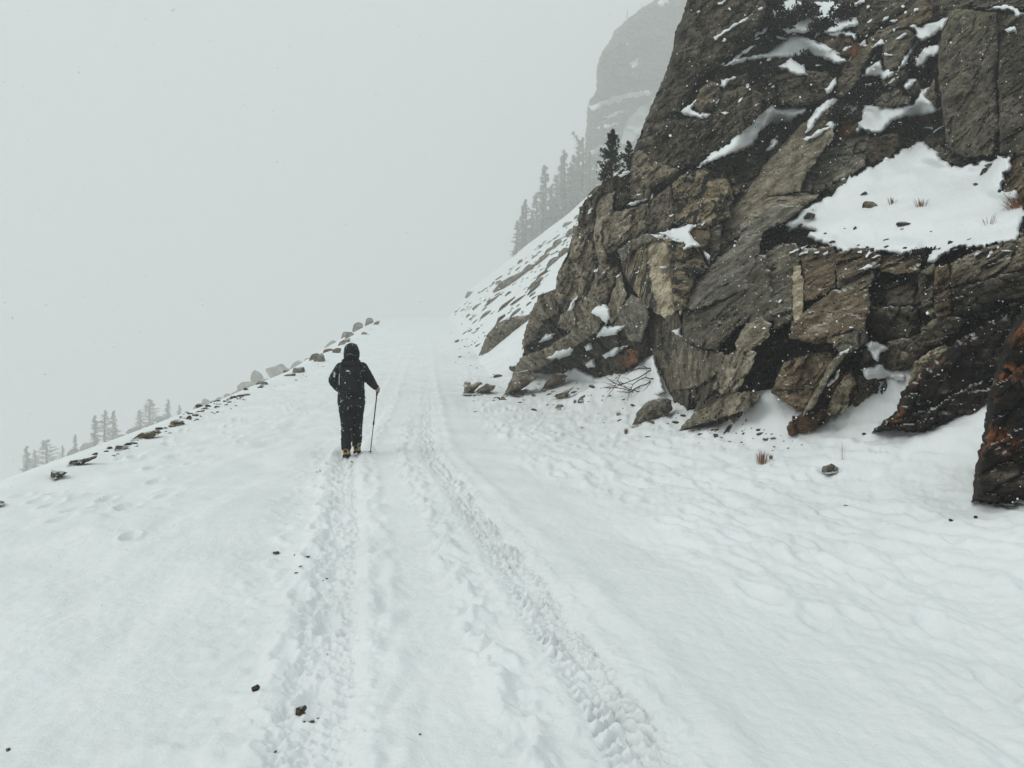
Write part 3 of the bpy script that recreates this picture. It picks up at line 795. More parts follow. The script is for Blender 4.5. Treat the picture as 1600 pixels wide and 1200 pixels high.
boulder([(987, 668), (995, 645), (1010, 628), (1030, 621), (1049, 625), (1051, 638), (1040, 653), (1010, 663)], 'grey', 'rounded dark grey boulder standing in snow below the pile of dead branches', lean=.6)
boulder([(1059, 629), (1065, 615), (1073, 611), (1083, 620), (1076, 633), (1065, 633)], 'dark', 'small dark rock tucked under the overhanging block of the cliff', 'rock', 'rock', lean=.5)
boulder([(1283, 739), (1286, 728), (1300, 725), (1309, 729), (1306, 739), (1296, 742)], 'grey', 'small square grey stone alone on the right snow bank', 'stone', 'stone', lean=.3, bev=4)
boulder([(1156, 671), (1165, 655), (1174, 651), (1172, 663), (1160, 672)], 'brown', 'small brown rock poking out of the drift below the cliff foot', 'rock', 'rock', lean=.5, bev=4)
boulder([(1126, 682), (1138, 665), (1149, 658), (1148, 664), (1134, 678)], 'dark', 'thin dark rock edge in the drift left of the small brown rock', 'rock', 'rock', lean=.5, bev=3)
boulder([(864, 619), (890, 607), (898, 603), (888, 614), (887, 625), (876, 624)], 'rock', 'low flat brown rock with a notched lower side in the snow', 'rock', 'rock', lean=.8, bev=4)
boulder([(902, 628), (906, 620), (913, 617), (919, 622), (910, 628)], 'rock', 'small brown rock right of the notched flat rock', 'rock', 'rock', lean=.6, bev=3)
boulder([(867, 638), (872, 632), (880, 632), (881, 638), (872, 640)], 'rock', 'tiny flat brown rock at the edge of the trodden snow', 'rock', 'rock', lean=.6, bev=3)
boulder([(722, 617), (726, 605), (740, 600), (751, 596), (754, 600), (744, 606), (738, 616)], 'rock', 'grey brown rock, left one of the low pair beside the road', 'rock', 'rock', lean=.9, bev=4)
boulder([(736, 618), (748, 607), (762, 599), (775, 602), (772, 609), (756, 615)], 'rock', 'grey brown rock, right one of the low pair beside the road', 'rock', 'rock', lean=.9, bev=4)
boulder([(723, 603), (727, 597), (735, 597), (735, 601), (728, 604)], 'rock', 'small rounded rock just above the low pair beside the road', 'rock', 'rock', lean=.6, bev=3)
# left edge of the road
boulder([(203, 688), (222, 676), (248, 671), (253, 676), (236, 684), (215, 689)], 'brown', 'long brown flat rock on the left edge of the road', 'rock', 'rock', lean=1.0, bev=4)
boulder([(178, 704), (181, 696), (190, 695), (202, 698), (195, 702), (183, 705)], 'dark', 'small dark rock just below the long flat rock on the left edge', 'rock', 'rock', lean=.8, bev=3)
boulder([(80, 746), (80, 734), (92, 735), (106, 738), (96, 744), (84, 750)], 'dark', 'dark square cornered rock at the left end of the road edge', 'rock', 'rock', lean=.6, bev=3)
boulder([(104, 730), (110, 719), (126, 718), (152, 711), (150, 716), (128, 726), (112, 732)], 'dark', 'dark long rock edge between the square rock and the small dark rock', 'rock', 'rock', lean=.8, bev=4)
boulder([(263, 667), (268, 658), (278, 655), (288, 658), (280, 664)], 'brown', 'brown rock on the left edge above the long flat rock', 'rock', 'rock', lean=.8, bev=4)
boulder([(-12, 788), (-10, 781), (3, 783), (8, 786), (2, 790)], 'dark', 'dark stone at the left border of the photo', 'stone', 'stone', lean=.5, bev=2)

# generic stones
def stone_mesh(name, seed, mat, sub=3, cuts=15, lo=.42, hi=.82):
    bm = bmesh.new(); bmesh.ops.create_icosphere(bm, subdivisions=sub, radius=1.0)
    rg = np.random.default_rng(seed)
    V = np.array([v.co[:] for v in bm.verts])
    for k in range(cuts):
        nrm = rg.normal(size=3); nrm /= np.linalg.norm(nrm)
        h = rg.uniform(lo, hi)
        s = V @ nrm
        V = V - np.maximum(0, s - h)[:, None] * nrm
    V = V * np.array([1.0, rg.uniform(.7, 1), rg.uniform(.5, .75)])
    V = V * (1 + .14 * fbm3(V * 2.2 + seed, 4))[:, None]
    for v, c in zip(bm.verts, V): v.co = c
    me = bpy.data.meshes.new(name); bm.to_mesh(me); bm.free()
    me.polygons.foreach_set('use_smooth', np.ones(len(me.polygons), bool))
    me.set_sharp_from_angle(angle=math.radians(30))
    me.materials.append(M[mat])
    W = np.array([v.co[:] for v in me.vertices]); me['dims'] = ((W.max(0) - W.min(0)) / 2).tolist()
    return me
STONES = [stone_mesh('stone', 50 + k, ['dark', 'rock', 'brown', 'dark', 'rock', 'grey'][k % 6]) for k in range(9)]
FARSTONES = [stone_mesh('rock', 80 + k, ['rock', 'brown', 'grey'][k % 3], 3) for k in range(6)]

def put_stone(px, py, wpx, label, group, flat=.6, meshes=STONES, name='stone', cat='stone', d=None, sink=.25, tilt=.4, k=None):
    d = ground_hit(px, py) if d is None else d
    X = (px - 800) / F * d
    o = bpy.data.objects.new(name, meshes[random.randrange(len(meshes)) if k is None else k])
    s = wpx / F * d / 2
    o.scale = (s, s * random.uniform(.7, 1.1), s * flat)
    o.rotation_euler = (random.uniform(-tilt, tilt) * .5, random.uniform(-tilt, tilt), random.uniform(0, 6.28))
    o.location = (X, d, float(zbase(X, d)) + float(zdetail(np.array([X]), np.array([d]))[0]) + s * flat * (.45 - sink))
    COL.objects.link(o)
    tag(o, label, cat, group)
    return o

rg = random.Random(3)
for x, y, w, fl, lab in [(826, 508, 34, .7, 'brown rock stepping down at the left end of the cliff, above the seamed boulder'), (838, 482, 34, .6, 'grey ledge rock at the left end of the cliff beside the talus'), (850, 464, 30, .7, 'angular rock against the left flank of the cliff, above the ledge rock'),
                         (812, 545, 30, .5, 'low broken rock between the seamed boulder and the low slabs'), (822, 560, 26, .5, 'flat rock in the snow left of the low slabs'), (806, 574, 24, .6, 'brown rock at the tip of the low slabs'), (864, 446, 26, .7, 'dark rock high on the left flank of the cliff'), (778, 566, 18, .6, 'small angular rock right below the seamed boulder')]:
    put_stone(x, y, w, lab, None, fl, name='rock', cat='rock', d=min(ground_hit(x, y, 18), 33), sink=.1)
for k in range(110):
    f_ = rg.random()
    x = 775 + 480 * f_; y = np.interp(x, [775, 850, 940, 1000, 1050, 1110, 1180, 1255], [608, 612, 604, 640, 640, 676, 668, 692]) + abs(rg.gauss(0, 14)) - 3
    put_stone(x, y, 3.5 + 13 * rg.random() ** 2.4, 'small angular stone half buried in the snow at the foot of the cliff', 'rubble at the foot of the cliff', .6, sink=.3)
def edge_pt(f):
    E = [(84, 745), (140, 716), (190, 694), (230, 680), (275, 660), (310, 641), (350, 625), (400, 604), (440, 590), (480, 571), (520, 545), (560, 518), (590, 500)]
    f *= len(E) - 1; i = min(int(f), len(E) - 2); t = f - i
    return E[i][0] + (E[i + 1][0] - E[i][0]) * t, E[i][1] + (E[i + 1][1] - E[i][1]) * t
for k in range(34):
    x, y = edge_pt(.10 + .52 * (k + rg.random()) / 34)
    put_stone(x + rg.uniform(-8, 12), y + rg.uniform(-2, 5), rg.uniform(8, 19), 'jagged dark rock half buried in the snow rim of the road edge at the left', 'jagged rocks along the left road rim', .7, name='rock', cat='rock', sink=.3)
G = 'stones strewn along the left road edge'
for k in range(46):
    f = .36 + .20 * rg.random()
    x, y = edge_pt(f)
    put_stone(x + rg.uniform(-10, 26), y + rg.uniform(-2, 9), rg.uniform(4, 10), 'small dark stone in the band of rubble along the left road edge', G, .55)
for k in range(16):
    x, y = edge_pt(.58 + .4 * rg.random())
    put_stone(x + rg.uniform(2, 22), y + rg.uniform(2, 9), rg.uniform(3, 7), 'small stone on the snow along the upper left road edge', 'stones on the upper left road edge', .5)
for k in range(10):
    x, y = edge_pt(.05 + .3 * rg.random())
    put_stone(x + rg.uniform(0, 24), y + rg.uniform(2, 8), rg.uniform(4, 9), 'small dark stone on the snow of the lower left road edge', 'stones on the lower left road edge', .5)
G = 'pebbles on the trodden snow at the right'
for x, y, w in [(712, 566, 4), (718, 545, 4), (735, 572, 5), (745, 575, 6), (768, 590, 5), (772, 586, 5), (771, 627, 7), (773, 623, 8), (764, 613, 4), (740, 625, 7), (781, 639, 4), (812, 629, 12), (818, 626, 8), (855, 634, 6), (902, 599, 5), (935, 646, 5), (908, 669, 8), (944, 662, 5),
                (968, 658, 10), (1012, 680, 9), (1082, 672, 9), (1092, 693, 4), (1048, 704, 4), (1038, 699, 4), (1194, 671, 5), (742, 643, 9), (952, 592, 10), (842, 600, 7), (800, 640, 5), (730, 640, 4), (705, 520, 4), (722, 507, 5), (738, 520, 6), (730, 530, 7), (748, 528, 6), (742, 537, 8)]:
    put_stone(x, y, w, 'small dark pebble lying on the snow between the road and the cliff', G, .5)
put_stone(1351, 682, 10, 'dark chip of rock in the snow under the large black boulder', None, .9, k=0)
put_stone(1322, 789, 10, 'dark stone chip below the square grey stone on the bank', None, .7, k=3)
put_stone(1525, 806, 14, 'dark angular stone in front of the tall boulder', None, .7, k=0)
put_stone(1486, 822, 9, 'dark small stone left of the angular one in front of the tall boulder', None, .9, k=3)
put_stone(400, 1094, 26, 'brown stone in the snow left of the left wheel track', None, .8, k=2, sink=0)
put_stone(433, 863, 15, 'small grey stone left of the left track, farther up the road', None, .8, k=5)
put_stone(470, 1120, 34, 'flat dirty stone laid bare in the left wheel track', None, .6, k=2, sink=-.1)
put_stone(488, 1126, 18, 'smaller brown stone against the flat dirty stone in the left wheel track', None, .6, k=5, sink=-.1)
put_stone(478, 868, 16, 'small dark stone beside the left wheel track near the grey one', None, .4, k=0)
put_stone(14, 1176, 14, 'grey stone at the lower left border of the photo', None, .5, k=5)
put_stone(656, 1157, 7, 'tiny dark stone between the two wheel tracks', None, .7, k=0)
G = 'crumbs of grit in the left wheel track'
for k in range(9):
    put_stone(rg.uniform(458, 500), rg.uniform(1108, 1130), rg.uniform(4, 10), 'small brown crumb of grit in the left wheel track', G, .6, k=2, sink=-.2)
for x, y in [(460, 868), (470, 886), (463, 893), (505, 908), (510, 905), (500, 1050), (512, 1020), (430, 1178), (495, 736), (500, 735), (550, 720)]:
    put_stone(x, y, rg.uniform(4, 8), 'small dark crumb of gravel on the snow left of the tracks', 'crumbs of gravel left of the tracks', .5, k=0, sink=-.1)

# the misty hillside beyond the left edge of the road, with its boulders
def hill_depth(px, py, t):
    line = np.interp(px, [-300, 0, 60, 100, 160, 230, 300, 400, 440, 520, 600], [800, 758, 746, 728, 694, 668, 640, 602, 586, 545, 498])
    k = np.clip((py - line) / 60, -.3, 2.5)
    d = 292 - 70 * k
    P = unproj(px, py, d)
    return d + 5 * pn2(px / 34, py / 15, 4) + 2.4 * pn2(px / 12, py / 7, 8)
hs = relief('hillside', [(-260, 830), (-120, 775), (0, 752), (40, 748), (60, 744), (80, 736), (100, 724), (130, 706), (160, 690), (195, 680), (230, 664), (262, 654), (300, 638), (350, 622), (400, 602), (440, 586), (480, 568), (520, 546), (570, 540), (560, 620), (400, 680), (200, 780), (60, 860), (-200, 900)],
            hill_depth, M['snow'], None, sp=4, rag=2.0, seed=700, skirt=20)
tag(hs, 'snowy hillside dropping away in the mist left of the road', None, None, 'structure')
_hv, _ht = collect([hs])
HBVH = BVHTree.FromPolygons([tuple(p) for p in _hv.tolist()], _ht.tolist())
def far_rock(px, py, wpx, hpx, label, group=None, k=None, rot=-.35):
    """boulder whose foot shows at px, py on the far hillside"""
    r = Vector(((px - 800) / F, 1.0, (600 - py) / F)); L = r.length
    h = HBVH.ray_cast(Vector((0, 0, 0)), r / L)
    d = h[0].y if h[0] is not None else 255.0
    d = min(d, 300)
    p = unproj(px, py - hpx * .42, d - 1)
    o = bpy.data.objects.new('boulder', FARSTONES[random.randrange(6) if k is None else k])
    bb = o.data['dims']
    s = d / F / 2
    o.scale = (wpx * s / bb[0], wpx * s * .8 / bb[1], hpx * s * 1.15 / bb[2])
    o.rotation_euler = (random.uniform(-.15, .15), rot + random.uniform(-.1, .1), random.uniform(-.4, .4))
    o.location = p
    COL.objects.link(o)
    tag(o, label, 'boulder', group)
for px, py, w, h, lab in [(325, 637, 30, 18, 'rounded pale boulder above the rubble band on the left edge'), (358, 624, 26, 14, 'low pale boulder right of the rounded one on the left edge'),
                          (385, 612, 36, 24, 'pale boulder in the mist below the square topped one'), (401, 603, 24, 32, 'square topped pale boulder in the mist on the left edge'),
                          (434, 594, 54, 36, 'largest pale boulder in the mist on the left edge, broad and pointed'), (460, 582, 34, 18, 'low pale rock right of the largest misty boulder'),
                          (481, 575, 20, 26, 'pale brown upright boulder left of the walker'), (497, 566, 24, 18, 'low pale rock between the upright boulder and the walker'),
                          (519, 552, 26, 26, 'pale boulder behind the walker at shoulder height')]:
    far_rock(px, py, w * .82, h * .72, lab, rot=random.choice([-.75, -.5, .35]))
for px, py, w, h in [(138, 704, 30, 12), (112, 716, 18, 14), (98, 732, 16, 14), (208, 676, 30, 9), (186, 686, 22, 8), (178, 678, 12, 9), (250, 660, 26, 9), (60, 744, 10, 6), (90, 738, 22, 14), (310, 640, 20, 8), (236, 668, 20, 9), (342, 630, 22, 9), (418, 600, 22, 10), (370, 620, 22, 9), (150, 692, 12, 7), (412, 602, 16, 10), (446, 588, 18, 12), (468, 578, 16, 10), (488, 571, 14, 9), (507, 560, 16, 11), (528, 546, 16, 10), (375, 617, 14, 9), (393, 609, 12, 8), (350, 627, 14, 7), (332, 634, 14, 7)]:
    far_rock(px, py, w, h, 'faded boulder lying on the misty hillside left of the road', 'boulders on the misty hillside at the left')
def crest_rock(px, py, w, h, lab):
    d = 128.0
    o = bpy.data.objects.new('boulder', FARSTONES[random.randrange(6)]); bb = o.data['dims']; s = d / F / 2
    o.scale = (w * s / bb[0], w * s * .8 / bb[1], h * s * 1.2 / bb[2]); o.rotation_euler = (0, -.45, random.uniform(-.4, .4))
    X = (px - 800) / F * d
    o.location = (X, d, float(zbase(X, d)) + h * s * .5)
    COL.objects.link(o); tag(o, lab, 'boulder')
crest_rock(540, 530, 18, 10, 'small pale rock above the walker on the ridge edge'); crest_rock(560, 518, 20, 12, 'pale boulder high on the left edge near the crest'); crest_rock(577, 505, 18, 10, 'highest pale boulder on the left edge at the crest')

def edge_rock(px, w, h, lab, group=None):
    Ys = np.linspace(30, 150, 600); k = int(np.argmin(np.abs(800 + (xl(Ys) + .2) / Ys * F - px)))
    d = float(Ys[k]) + random.uniform(-2, 3); X = float(xl(d)) + random.uniform(-1.6, .5); w *= random.uniform(.6, 1.5); h *= random.uniform(.6, 1.3)
    o = bpy.data.objects.new('boulder', FARSTONES[random.randrange(6)]); bb = o.data['dims']; s = d / F / 2
    o.scale = (w * s / bb[0], w * s * .8 / bb[1], h * s * 1.2 / bb[2]); o.rotation_euler = (0, -.5 + random.uniform(-.3, .3), random.uniform(-.5, .5))
    o.location = (X, d, float(zbase(X, d)) + h * s * random.uniform(-.25, .3))
    COL.objects.link(o); tag(o, lab, 'boulder', group)
for px, w, h in [(468, 20, 12), (482, 14, 9), (492, 18, 14), (503, 12, 8), (511, 20, 16), (522, 14, 10), (530, 18, 13), (546, 12, 8), (552, 16, 10), (566, 14, 9), (572, 16, 9), (584, 14, 8), (445, 18, 9), (425, 14, 8)]:
    edge_rock(px, w, h, 'grey brown rock in the broken row along the upper left road edge', 'rocks in a row on the upper left road edge')

def talus(px, py, wpx, flat, label, group=None, k=None, rot=-.6, name='boulder', meshes=FARSTONES):
    d = ground_hit(px, py, 24)
    X = (px - 800) / F * d
    o = bpy.data.objects.new(name, meshes[random.randrange(len(meshes)) if k is None else k])
    s = wpx / F * d / 2
    o.scale = (s, s * .8, s * flat * 1.3)
    o.rotation_euler = (0, rot + random.uniform(-.15, .15), random.uniform(-.5, .5))
    o.location = (X, d, float(zbase(X, d)) + s * flat * .1)
    COL.objects.link(o)
    tag(o, label, name, group)
    return o
talus(733, 462, 22, .8, 'pale boulder at the low end of the misty talus ridge', k=0)
talus(800, 440, 86, .34, 'long flat brown rock slab lying on the talus slope', k=1, rot=-.62)
talus(893, 366, 34, .9, 'pink brown boulder against the left flank of the cliff', k=1)
talus(872, 383, 26, .8, 'pale boulder left of the pink brown one by the cliff flank', k=2)
talus(832, 455, 46, .25, 'thin brown rock ledge below the flat slab on the talus', k=0, rot=-.7)
talus(812, 468, 46, .2, 'lowest thin brown ledge on the talus above the road', k=1, rot=-.7)
talus(845, 432, 34, .3, 'brown rock ledge on the talus right of the flat slab', k=1, rot=-.6)
for x, y, w, fl in [(770, 470, 40, .3), (790, 478, 52, .25), (760, 492, 30, .35), (822, 424, 40, .3), (846, 408, 44, .35), (866, 410, 36, .5), (858, 392, 30, .4), (880, 398, 30, .7), (838, 444, 46, .3), (782, 500, 36, .3), (745, 480, 26, .4), (806, 490, 34, .3), (886, 352, 26, .5), (902, 340, 22, .5)]:
    talus(x, y, w, fl, 'brown outcrop showing through the snowy talus between the cliff and the flat slab', 'outcrops on the talus beside the cliff', rot=-.62)
for k in range(250):
    px = rg.uniform(712, 940)
    ridge = 490 - (px - 700) * .78
    py = ridge + 6 + (rg.random() ** 1.6) * 85
    if px > 860 and py > 420 - (px - 860) * 1.2: continue
    talus(px, py, 5 + 13 * rg.random() ** 1.7, rg.uniform(.22, .5), 'rock sticking out of the snowy talus slope right of the road', 'rocks on the snowy talus slope', name='rock')

# ------------------------------------------------------------------ the farther cliff in the mist
def far_depth(px, py, t):
    d = 400 + (px - 1000) * .15 - (py - 120) * .13
    P = unproj(px, py, d)
    step = -20 * (1 - sstep(138, 152, py + (px - 930) * -.12)) + 11 * (1 - sstep(60, 90, py + .25 * (px - 930)))
    o = rock_disp(P * .075, 1.0, .2, .5, .32, .14, 5.0) * 22
    e = np.clip(1 - t / 16, 0, 1)
    return d + step - o + e ** 2 * 10
fc = relief('cliff', [(880, 420), (905, 300), (914, 250), (915, 210), (918, 165), (932, 140), (931, 112), (938, 85), (955, 60), (960, 48), (972, 38), (985, 26), (1002, 12), (1022, 2), (1040, -20), (1075, -60),
                      (1250, -120), (1300, 100), (1250, 350), (1000, 440)], far_depth, M['far'], None, sp=2.6, rag=1.6, seed=900, skirt=30)
tag(fc, 'pale stepped cliff fading into the mist behind the near cliff', None, None, 'structure')

# ------------------------------------------------------------------ snow lying on the cliff
_V, _T = collect(BLOCK_OBJS)
BVH = BVHTree.FromPolygons([tuple(p) for p in _V.tolist()], _T.tolist())
ORG = Vector((0, 0, 0))
def cast(px, py, default=None):
    r = Vector(((px - 800) / F, 1.0, (600 - py) / F)); L = r.length
    h = BVH.ray_cast(ORG, r / L)
    if h[0] is None: return default
    return h[0].y

def snow_patch(poly, thick=.10, sp=3.2, rag=2.6, sm=10, parent=cliff, bvh=True, name='snow_patch', edge=7.0, tilt=.6):
    _bs[0] += 1
    seed = _bs[0]
    V, T, B, t = triangulate(poly, sp, rag, seed)
    d = np.array([cast(x, y, np.nan) for x, y in V])
    if np.isnan(d).any():
        d = np.where(np.isnan(d), np.nanmedian(d), d)
    d0 = d.copy()
    for ox, oy in ((-13, 0), (13, 0), (0, -13), (0, 13), (-22, 0), (22, 0), (0, 22), (0, -22)):
        dn = np.array([cast(x + ox, y + oy, np.nan) for x, y in V])
        d = np.fmin(d, np.where(np.abs(dn - d0) < 2.2, dn, d))
    d = .85 * d + .15 * d0
    tv = tilt * np.median(d0) / F * (V[:, 1].mean() - V[:, 1])
    d = d + tv
    d = d - max(0.0, np.percentile(d - d0, 85))
    E = np.concatenate([T[:, [0, 1]], T[:, [1, 2]], T[:, [2, 0]]]); E = np.unique(np.sort(E, 1), axis=0)
    deg = np.bincount(E.ravel(), minlength=len(V)).astype(float)
    for k in range(sm):
        s = np.bincount(E[:, 0], d[E[:, 1]], len(V)) + np.bincount(E[:, 1], d[E[:, 0]], len(V))
        d = .5 * d + .5 * s / np.maximum(deg, 1)
    th = thick * np.sqrt(np.clip(t / edge, 0, 1))
    P = unproj(V[:, 0], V[:, 1], d)
    lump = .35 * thick * fbm3(P * 1.6 + seed, 3) * np.clip(t / edge, 0, 1)
    dd = np.minimum(d, d0) - th - np.maximum(lump, -.5 * th)
    dd = np.where(t < .5, .5 * d + .5 * d0 + .01, dd)
    P = unproj(V[:, 0], V[:, 1], dd)
    n = len(P)
    bi = np.unique(B); mp = -np.ones(n, np.int32); mp[bi] = n + np.arange(len(bi))
    back = P[bi] * (1 + .6 / np.linalg.norm(P[bi], axis=1))[:, None]
    T2 = np.concatenate([T, np.stack([B[:, 1], B[:, 0], mp[B[:, 0]]], 1), np.stack([B[:, 1], mp[B[:, 0]], mp[B[:, 1]]], 1)])
    o = link(name, np_mesh(name, np.concatenate([P, back]), T2, M['snow']), parent)
    return o

SNOW = [
    ([(1220, 352), (1240, 338), (1270, 318), (1300, 305), (1320, 280), (1345, 268), (1390, 245), (1420, 228), (1440, 222), (1462, 232), (1470, 250), (1500, 258), (1540, 250), (1582, 241), (1578, 262), (1566, 285), (1562, 300), (1590, 300), (1606, 335), (1597, 350), (1587, 375), (1560, 380), (1540, 388), (1500, 385), (1480, 396), (1455, 412), (1447, 406), (1455, 392), (1420, 398), (1385, 395), (1345, 390), (1315, 393), (1285, 381), (1262, 370), (1275, 359), (1240, 359)], .22),
    ([(1088, 262), (1105, 245), (1130, 228), (1160, 205), (1180, 185), (1205, 163), (1212, 167), (1258, 166), (1262, 172), (1235, 190), (1205, 195), (1200, 205), (1170, 230), (1150, 240), (1130, 248), (1100, 258)], .2),
    ([(1195, 85), (1230, 60), (1245, 55), (1270, 62), (1300, 75), (1325, 95), (1310, 102), (1285, 92), (1265, 88), (1240, 90), (1215, 90), (1180, 92), (1160, 98), (1130, 103), (1150, 92)], .18),
    ([(1215, 105), (1235, 90), (1255, 104), (1262, 118), (1245, 118)], .15),
    ([(1060, 175), (1090, 155), (1083, 170), (1095, 176), (1112, 178), (1100, 186), (1070, 180)], .12),
    ([(1113, 60), (1140, 42), (1180, 20), (1188, 19), (1165, 32), (1135, 50), (1118, 63)], .1),
    ([(1140, 96), (1165, 75), (1181, 70), (1160, 86), (1150, 96)], .1),
    ([(1155, 70), (1185, 50), (1205, 38), (1200, 46), (1170, 66)], .08),
    ([(1126, 125), (1155, 119), (1140, 128), (1133, 139), (1125, 135)], .1),
    ([(1340, 200), (1345, 185), (1350, 165), (1380, 168), (1425, 163), (1440, 140), (1452, 135), (1445, 150), (1460, 165), (1468, 172), (1440, 180), (1400, 185), (1390, 195), (1375, 209), (1360, 207)], .18),
    ([(1345, 120), (1355, 105), (1375, 95), (1382, 108), (1400, 110), (1418, 80), (1430, 65), (1438, 60), (1430, 75), (1412, 105), (1398, 116), (1378, 126), (1375, 118)], .15),
    ([(1415, 42), (1440, 38), (1470, 30), (1481, 27), (1477, 42), (1455, 58), (1440, 66), (1432, 60), (1428, 46)], .15),
    ([(1538, 14), (1570, 7), (1590, 13), (1602, 19), (1590, 28), (1580, 18)], .1),
    ([(1570, 45), (1585, 42), (1590, 50), (1575, 52)], .06),
    ([(1410, 136), (1420, 122), (1433, 122), (1432, 130), (1415, 143)], .1),
    ([(1360, 73), (1378, 60), (1381, 70), (1370, 73)], .1), ([(1393, 46), (1406, 41), (1398, 51)], .08),
    ([(1292, 53), (1310, 46), (1330, 48), (1341, 58), (1335, 65), (1325, 57), (1300, 57)], .12), ([(1338, 69), (1353, 61), (1350, 73)], .08),
    ([(1290, 139), (1305, 120), (1309, 130), (1300, 146), (1292, 147)], .1),
    ([(1322, 10), (1350, -2), (1352, 4), (1335, 10)], .08), ([(1120, 6), (1135, -4), (1134, 2), (1124, 8)], .08),
    ([(1256, 210), (1275, 168), (1300, 152), (1313, 154), (1300, 168), (1281, 182), (1266, 203)], .1),
    ([(1254, 218), (1285, 200), (1302, 196), (1276, 213), (1262, 219)], .08),
    ([(1196, 236), (1202, 225), (1210, 216), (1217, 222), (1206, 234)], .08),
    ([(1300, 290), (1318, 278), (1330, 276), (1318, 286)], .08),
    ([(1008, 367), (1030, 366), (1050, 355), (1088, 350), (1078, 362), (1085, 375), (1093, 386), (1078, 388), (1068, 391), (1070, 380), (1045, 376)], .12),
    ([(1095, 390), (1111, 399), (1111, 414), (1104, 411)], .08),
    ([(922, 488), (935, 478), (948, 475), (955, 490), (946, 508), (962, 510), (977, 510), (962, 523), (932, 526), (945, 505), (935, 493)], .15),
    ([(840, 536), (852, 523), (868, 519), (862, 531)], .1), ([(854, 560), (870, 549), (897, 542), (890, 555), (872, 561)], .12),
    ([(912, 540), (925, 536), (926, 545), (915, 548)], .08), ([(914, 568), (928, 561), (931, 573), (918, 575)], .08),
    ([(1049, 519), (1062, 512), (1065, 526)], .08), ([(980, 318), (1000, 311), (1012, 312), (990, 323)], .08), ([(965, 274), (982, 266), (984, 270), (968, 278)], .08),
    ([(1013, 312), (1020, 302), (1021, 310)], .06),
    ([(1350, 540), (1362, 532), (1385, 539), (1389, 545), (1375, 552), (1370, 566), (1360, 553)], .1),
    ([(1345, 578), (1375, 570), (1390, 580), (1415, 584), (1421, 597), (1400, 599), (1385, 591), (1355, 593)], .12),
    ([(1304, 555), (1335, 540), (1341, 537), (1325, 552), (1308, 561)], .06), ([(1292, 603), (1305, 585), (1313, 575), (1308, 591), (1298, 603)], .06),
    ([(1340, 422), (1358, 412), (1376, 414), (1373, 419)], .06), ([(1060, 488), (1066, 480), (1070, 482), (1062, 492)], .05),
    ([(886, 486), (896, 468), (903, 462), (900, 472), (890, 486)], .1), ([(940, 555), (960, 545), (985, 538), (965, 552), (944, 562)], .08),
    ([(1230, 352), (1250, 334), (1270, 332), (1256, 342)], .08), ([(865, 588), (900, 575), (935, 590), (975, 582), (1005, 566), (1020, 552), (1040, 612), (980, 640), (900, 640), (850, 615)], .25),
]
SNOW += [([(1203, 14), (1235, -2), (1262, 6), (1300, 2), (1332, 14), (1342, 38), (1300, 54), (1262, 48), (1230, 54), (1212, 40)], .15), ([(1428, 90), (1445, 74), (1468, 70), (1466, 84), (1450, 92), (1442, 104), (1430, 106)], .08),
         ([(1290, 196), (1310, 172), (1330, 160), (1342, 166), (1322, 186), (1300, 202)], .08)]
for i_, (poly, th) in enumerate(SNOW): snow_patch(poly, th, rag=4.2 if i_ == 0 else 2.8, tilt=0.0 if i_ == 0 else .6)
_rp = random.Random(19)
for k in range(112):
    if k >= 86: x, y = 1235 + (k - 86) * 13.5 + _rp.uniform(-6, 6), 386 + _rp.uniform(0, 12) + 6 * math.sin(k)
    elif k >= 60: x, y = _rp.uniform(1090, 1470), _rp.uniform(0, 215)
    elif k < 34: x, y = _rp.uniform(1120, 1470), _rp.uniform(0, 215)
    elif k < 48: x, y = _rp.uniform(900, 1100), _rp.uniform(300, 560)
    else: x, y = _rp.uniform(1100, 1500), _rp.uniform(400, 620)
    w, h = (_rp.uniform(7, 24), _rp.uniform(3.5, 7)) if k < 34 else (_rp.uniform(5, 13), _rp.uniform(3, 5))
    if 48 <= k < 60 and k % 2: continue
    if k >= 86: w *= _rp.uniform(.5, 2.2)
    al = _rp.uniform(-.9, .15)
    P_ = []
    for j in range(8):
        a_ = j / 8 * 6.283; q_ = _rp.uniform(.35, 1.35)
        u_, v_ = math.cos(a_) * w * .5 * q_, math.sin(a_) * h * .5 * q_
        P_.append((x + u_ * math.cos(al) - v_ * math.sin(al), y + u_ * math.sin(al) + v_ * math.cos(al)))
    if cast(x, y) is not None: snow_patch(P_, .06, sp=3.0, rag=1.2, sm=4, edge=4.0)
_V, _T = collect([o for o in bpy.data.objects if o.type == 'MESH' and (o is cliff or o.parent is cliff)])
BVH = BVHTree.FromPolygons([tuple(p) for p in _V.tolist()], _T.tolist())

